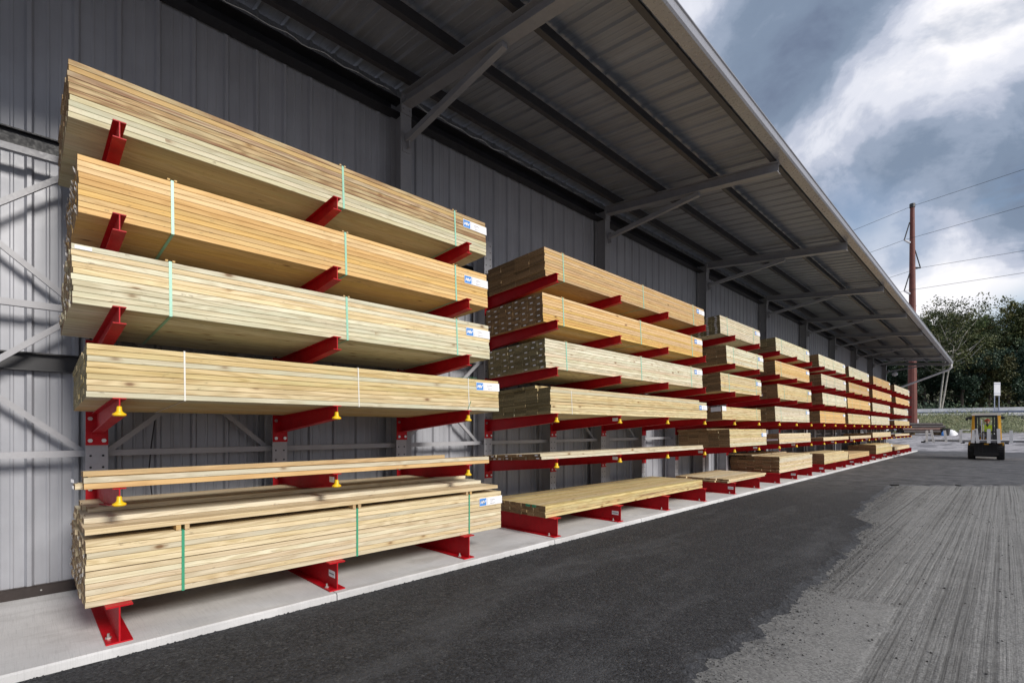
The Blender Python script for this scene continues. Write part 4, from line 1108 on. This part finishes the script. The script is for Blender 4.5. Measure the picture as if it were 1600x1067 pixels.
# white van seen through the last rack
X, Y = W2(1401, 66); vn = thing('parked_van', 'white van parked beyond the end of the racks, seen between the boards', 'van', (X, Y, hgt(X, Y)), (0,0,math.radians(45)))
M_GLASS = simple('van_glass', (.03,.035,.04), .1)
s = MB(); s.extrude([(-2.2,.35),(-2.2,.95),(-1.5,1.05),(-1.0,1.75),(2.2,1.85),(2.3,.35)], -.9, .9); s.build('body', M_WHITE, vn)
s = MB(); s.extrude([(-1.42,1.08),(-1.0,1.66),(-.35,1.68),(-.35,1.08)], -.91, -.902); s.build('side_window', M_GLASS, vn)
for x_ in (-1.4, 1.5):
    for y_ in (-.8, .8): s = MB(); s.tube([(x_,y_-.12,.36),(x_,y_+.12,.36)], .36, 14); s.build('wheel', M_TYRE, vn)

# ------------------------------------------------------------------ trees and weeds
def leafmat(name, cols):
    m, t, bs = mat(name)
    at = t.new('ShaderNodeAttribute', attribute_name='rnd').outputs['Fac']; oi = t.new('ShaderNodeObjectInfo').outputs['Random']
    c = t.ramp(at, [(i/(len(cols)-1), c) for i, c in enumerate(cols)])
    hs = t.new('ShaderNodeHueSaturation'); t.put(hs.inputs['Color'], c); t.put(hs.inputs['Value'], t.maprange(oi, 0, 1, .75, 1.25, False)); t.put(hs.inputs['Hue'], t.maprange(oi, 0, 1, .48, .515, False))
    t.put(bs.inputs['Base Color'], hs.outputs[0]); bs.inputs['Roughness'].default_value = .6; bs.inputs['Specular IOR Level'].default_value = .3
    return m
M_LEAF = leafmat('leaf_green', [(.020,.038,.016), (.040,.066,.022), (.095, .115, .036), (.21, .19, .07)])
M_LEAF2 = leafmat('leaf_blue_green', [(.014,.034,.026), (.028,.055,.036), (.055,.085,.045), (.10,.12,.055)])
M_LEAF3 = leafmat('leaf_autumn', [(.026,.040,.016), (.048,.066,.022), (.085,.095,.03), (.15,.13,.04)])
M_BARK = simple('pale_bark', (.42,.40,.36), .9, 0, .3, 3); M_BARKD = simple('dark_bark', (.07,.055,.045), .9, 0, .3, 3)
def tree_meshes(seed, Ht, rad, nleaf, crown0, leafsz, lm, bark, trunks=1):
    r = random.Random(seed); tr = MB(); cr = MB(); lobes = []
    for tI in range(trunks):
        bx = r.uniform(-.6, .6)*(trunks > 1); lean = Vector((r.uniform(-.12,.12), r.uniform(-.12,.12), 1))
        pts = [Vector((bx,bx*.5,0))+lean*Ht*f*.9+Vector((r.uniform(-.2,.2), r.uniform(-.2,.2), 0))*(f > 0) for f in (0,.2,.4,.6,.8,1)]
        tr.tube(pts, [q_*(.5 if trunks > 1 else 1) for q_ in (.38,.30,.24,.17,.10,.03)], 7)
        for k in range(13):
            f = r.uniform(crown0*.8, .95); base = pts[0]+lean*Ht*f*.9; a = r.uniform(0, 6.28); ln = rad*(1.05-abs(f-.5))*r.uniform(.6,1.05)
            e_ = base+Vector((math.cos(a)*ln, math.sin(a)*ln, ln*r.uniform(.4,.9))); mid = base*.5+e_*.5+Vector((0,0,-.15*ln))
            tr.tube([base, mid, e_], [.11,.07,.02], 5)
            lobes.append((e_, rad*r.uniform(.28,.5))); lobes.append((mid, rad*r.uniform(.2,.35)))
    for k in range(10): lobes.append((Vector((r.uniform(-.4,.4)*rad, r.uniform(-.4,.4)*rad, Ht*r.uniform(crown0+.1,.95))), rad*r.uniform(.25,.5)))
    per = nleaf//len(lobes)
    for c, lr in lobes:
        tone = r.uniform(.0,.55)
        sub = [c+Vector((r.gauss(0,1), r.gauss(0,1), r.gauss(0,.7)))*lr*.5 for _ in range(6)]
        for k in range(per):
            q = r.choice(sub); p = q+Vector((r.gauss(0,1), r.gauss(0,1), r.gauss(0,.75)))*lr*.22
            n = Vector((r.gauss(0,1), r.gauss(0,1), r.gauss(.5,1))).normalized(); a = n.orthogonal().normalized(); a = Matrix.Rotation(r.uniform(0,6.28), 3, n) @ a; b_ = n.cross(a)
            sz = leafsz*r.uniform(.6,1.3)
            cr.cur = max(.01, min(1, tone+r.uniform(0,.35)+.10*(p.z/Ht)))
            cr.add([p-a*sz*.5, p+b_*sz*.3, p+a*sz*.5, p-b_*sz*.3], [(0,1,2,3)])
    return tr.mesh('trunk', bark), cr.mesh('crown', lm)
kinds = [tree_meshes(1, 21, 5.2, 14000, .35, .36, M_LEAF, M_BARKD), tree_meshes(2, 23, 6.0, 8500, .52, .36, M_LEAF, M_BARK, 3), tree_meshes(3, 19, 5.0, 15000, .25, .36, M_LEAF, M_BARKD),
         tree_meshes(4, 12, 4.6, 13000, .12, .34, M_LEAF2, M_BARKD), tree_meshes(5, 9, 3.8, 9000, .12, .32, M_LEAF3, M_BARKD)]
KD = ['tall dark green tree', 'tall tree with pale forked trunks', 'broad dark green tree', 'low dense blue green tree', 'small yellowing tree']
def tree(px, d, k, sc__, where):
    X, Y = W2(px, d); tt = thing('tree', KD[k]+' '+where, 'tree', (X, Y, hgt(X, Y)-.2), (0,0,R.uniform(0,6.28)), 'trees behind the raised road')
    tt.scale = (sc__,)*3
    obj('trunk', kinds[k][0], tt); obj('crown', kinds[k][1], tt)
front = [(1372, 99, 0, .95), (1400, 97, 3, 1.1), (1416, 102, 0, 1.0), (1442, 99, 3, 1.15), (1453, 104, 2, 1.10), (1466, 93.5, 1, .97), (1492, 103, 0, 1.0), (1500, 96, 3, 1.05), (1516, 104, 2, 1.05),
         (1536, 98, 0, 1.04), (1545, 95, 4, 1.1), (1560, 103, 1, 1.0), (1574, 96, 3, 1.2), (1588, 101, 0, 1.12), (1610, 98, 2, 1.18), (1620, 95, 4, 1.0), (1640, 102, 0, 1.15), (1665, 98, 3, 1.2), (1680, 104, 1, 1.1)]
WH = ['left of the canopy end behind the racks', 'seen under the far end of the canopy', 'just left of the pole behind the road', 'right beside the rust coloured pole behind the road', 'behind the tip of the canopy gutter', 'right of the canopy gutter, rising behind the guardrail', 'between the pole and the sign, in the front row', 'low behind the guardrail midway to the sign', 'left of the road sign, in the rear row', 'behind the left side of the road sign', 'at the foot of the road sign', 'directly above the road sign', 'low to the right of the road sign', 'at the right edge of the photo, tallest there', 'just cut by the right edge', 'low at the right edge', 'beyond the right edge', 'low beyond the right edge', 'far beyond the right edge']
for (px, d, k, s_), wh in zip(front, WH): tree(px, d, k, s_, wh)
WB = ['in the back row behind the wall end', 'in the back row behind the canopy tip', 'in the back row right of the canopy tip', 'in the back row left of the sign', 'in the back row behind the sign', 'in the back row near the right edge', 'in the back row at the right edge', 'in the back row beyond the right edge']
for i, wh in enumerate(WB): tree(1395+i*34, 116+(i % 3)*4, (0, 2, 1, 0, 2, 0, 1, 2)[i], 1.0, wh)
# undergrowth on the bank and the forest floor
def scatter(name, n, fn, sz, lm, lab, cat):
    s = MB(); r = random.Random(hash(name) % 1000 if False else len(name))
    for i in range(n):
        p, h_ = fn(r); tone = r.uniform(0,.6)
        for k in range(16):
            q = p+Vector((r.gauss(0,.35), r.gauss(0,.35), abs(r.gauss(.4,.3))))*h_
            a = Vector((r.gauss(0,1), r.gauss(0,1), r.gauss(0,1.2))).normalized(); b_ = a.orthogonal().normalized()
            z_ = sz*r.uniform(.5,1.3); s.cur = max(.01, min(1, tone+r.uniform(0,.4)))
            s.add([q-a*z_*.5, q+b_*z_*.25, q+a*z_*.5, q-b_*z_*.25], [(0,1,2,3)])
    tag(s.build(name, lm, kind='stuff'), lab, cat)
M_WEED = leafmat('weed_leaf', [(.07,.10,.05), (.13,.16,.08), (.22,.24,.13), (.36,.35,.24)])
def bank(r):
    d = r.uniform(69.5, 77.5); px = r.uniform(1380, 1700); X, Y = W2(px, d); n = mn.noise(Vector((px*.03, d*.2, 0)))
    return Vector((X, Y, hgt(X, Y)-.1)), r.uniform(.3, .9)+max(0, n)*1.6
scatter('weeds', 2200, bank, .22, M_WEED, 'tall pale weeds and brush growing on the bank below the guardrail', 'weeds')
def floor_(r):
    d = r.uniform(93, 112); X, Y = W2(r.uniform(1350, 1700), d); return Vector((X, Y, hgt(X, Y)-.2)), r.uniform(1.5, 3.8)
scatter('undergrowth', 1500, floor_, .5, M_LEAF2, 'dark undergrowth filling the space under the trees behind the road', 'undergrowth')
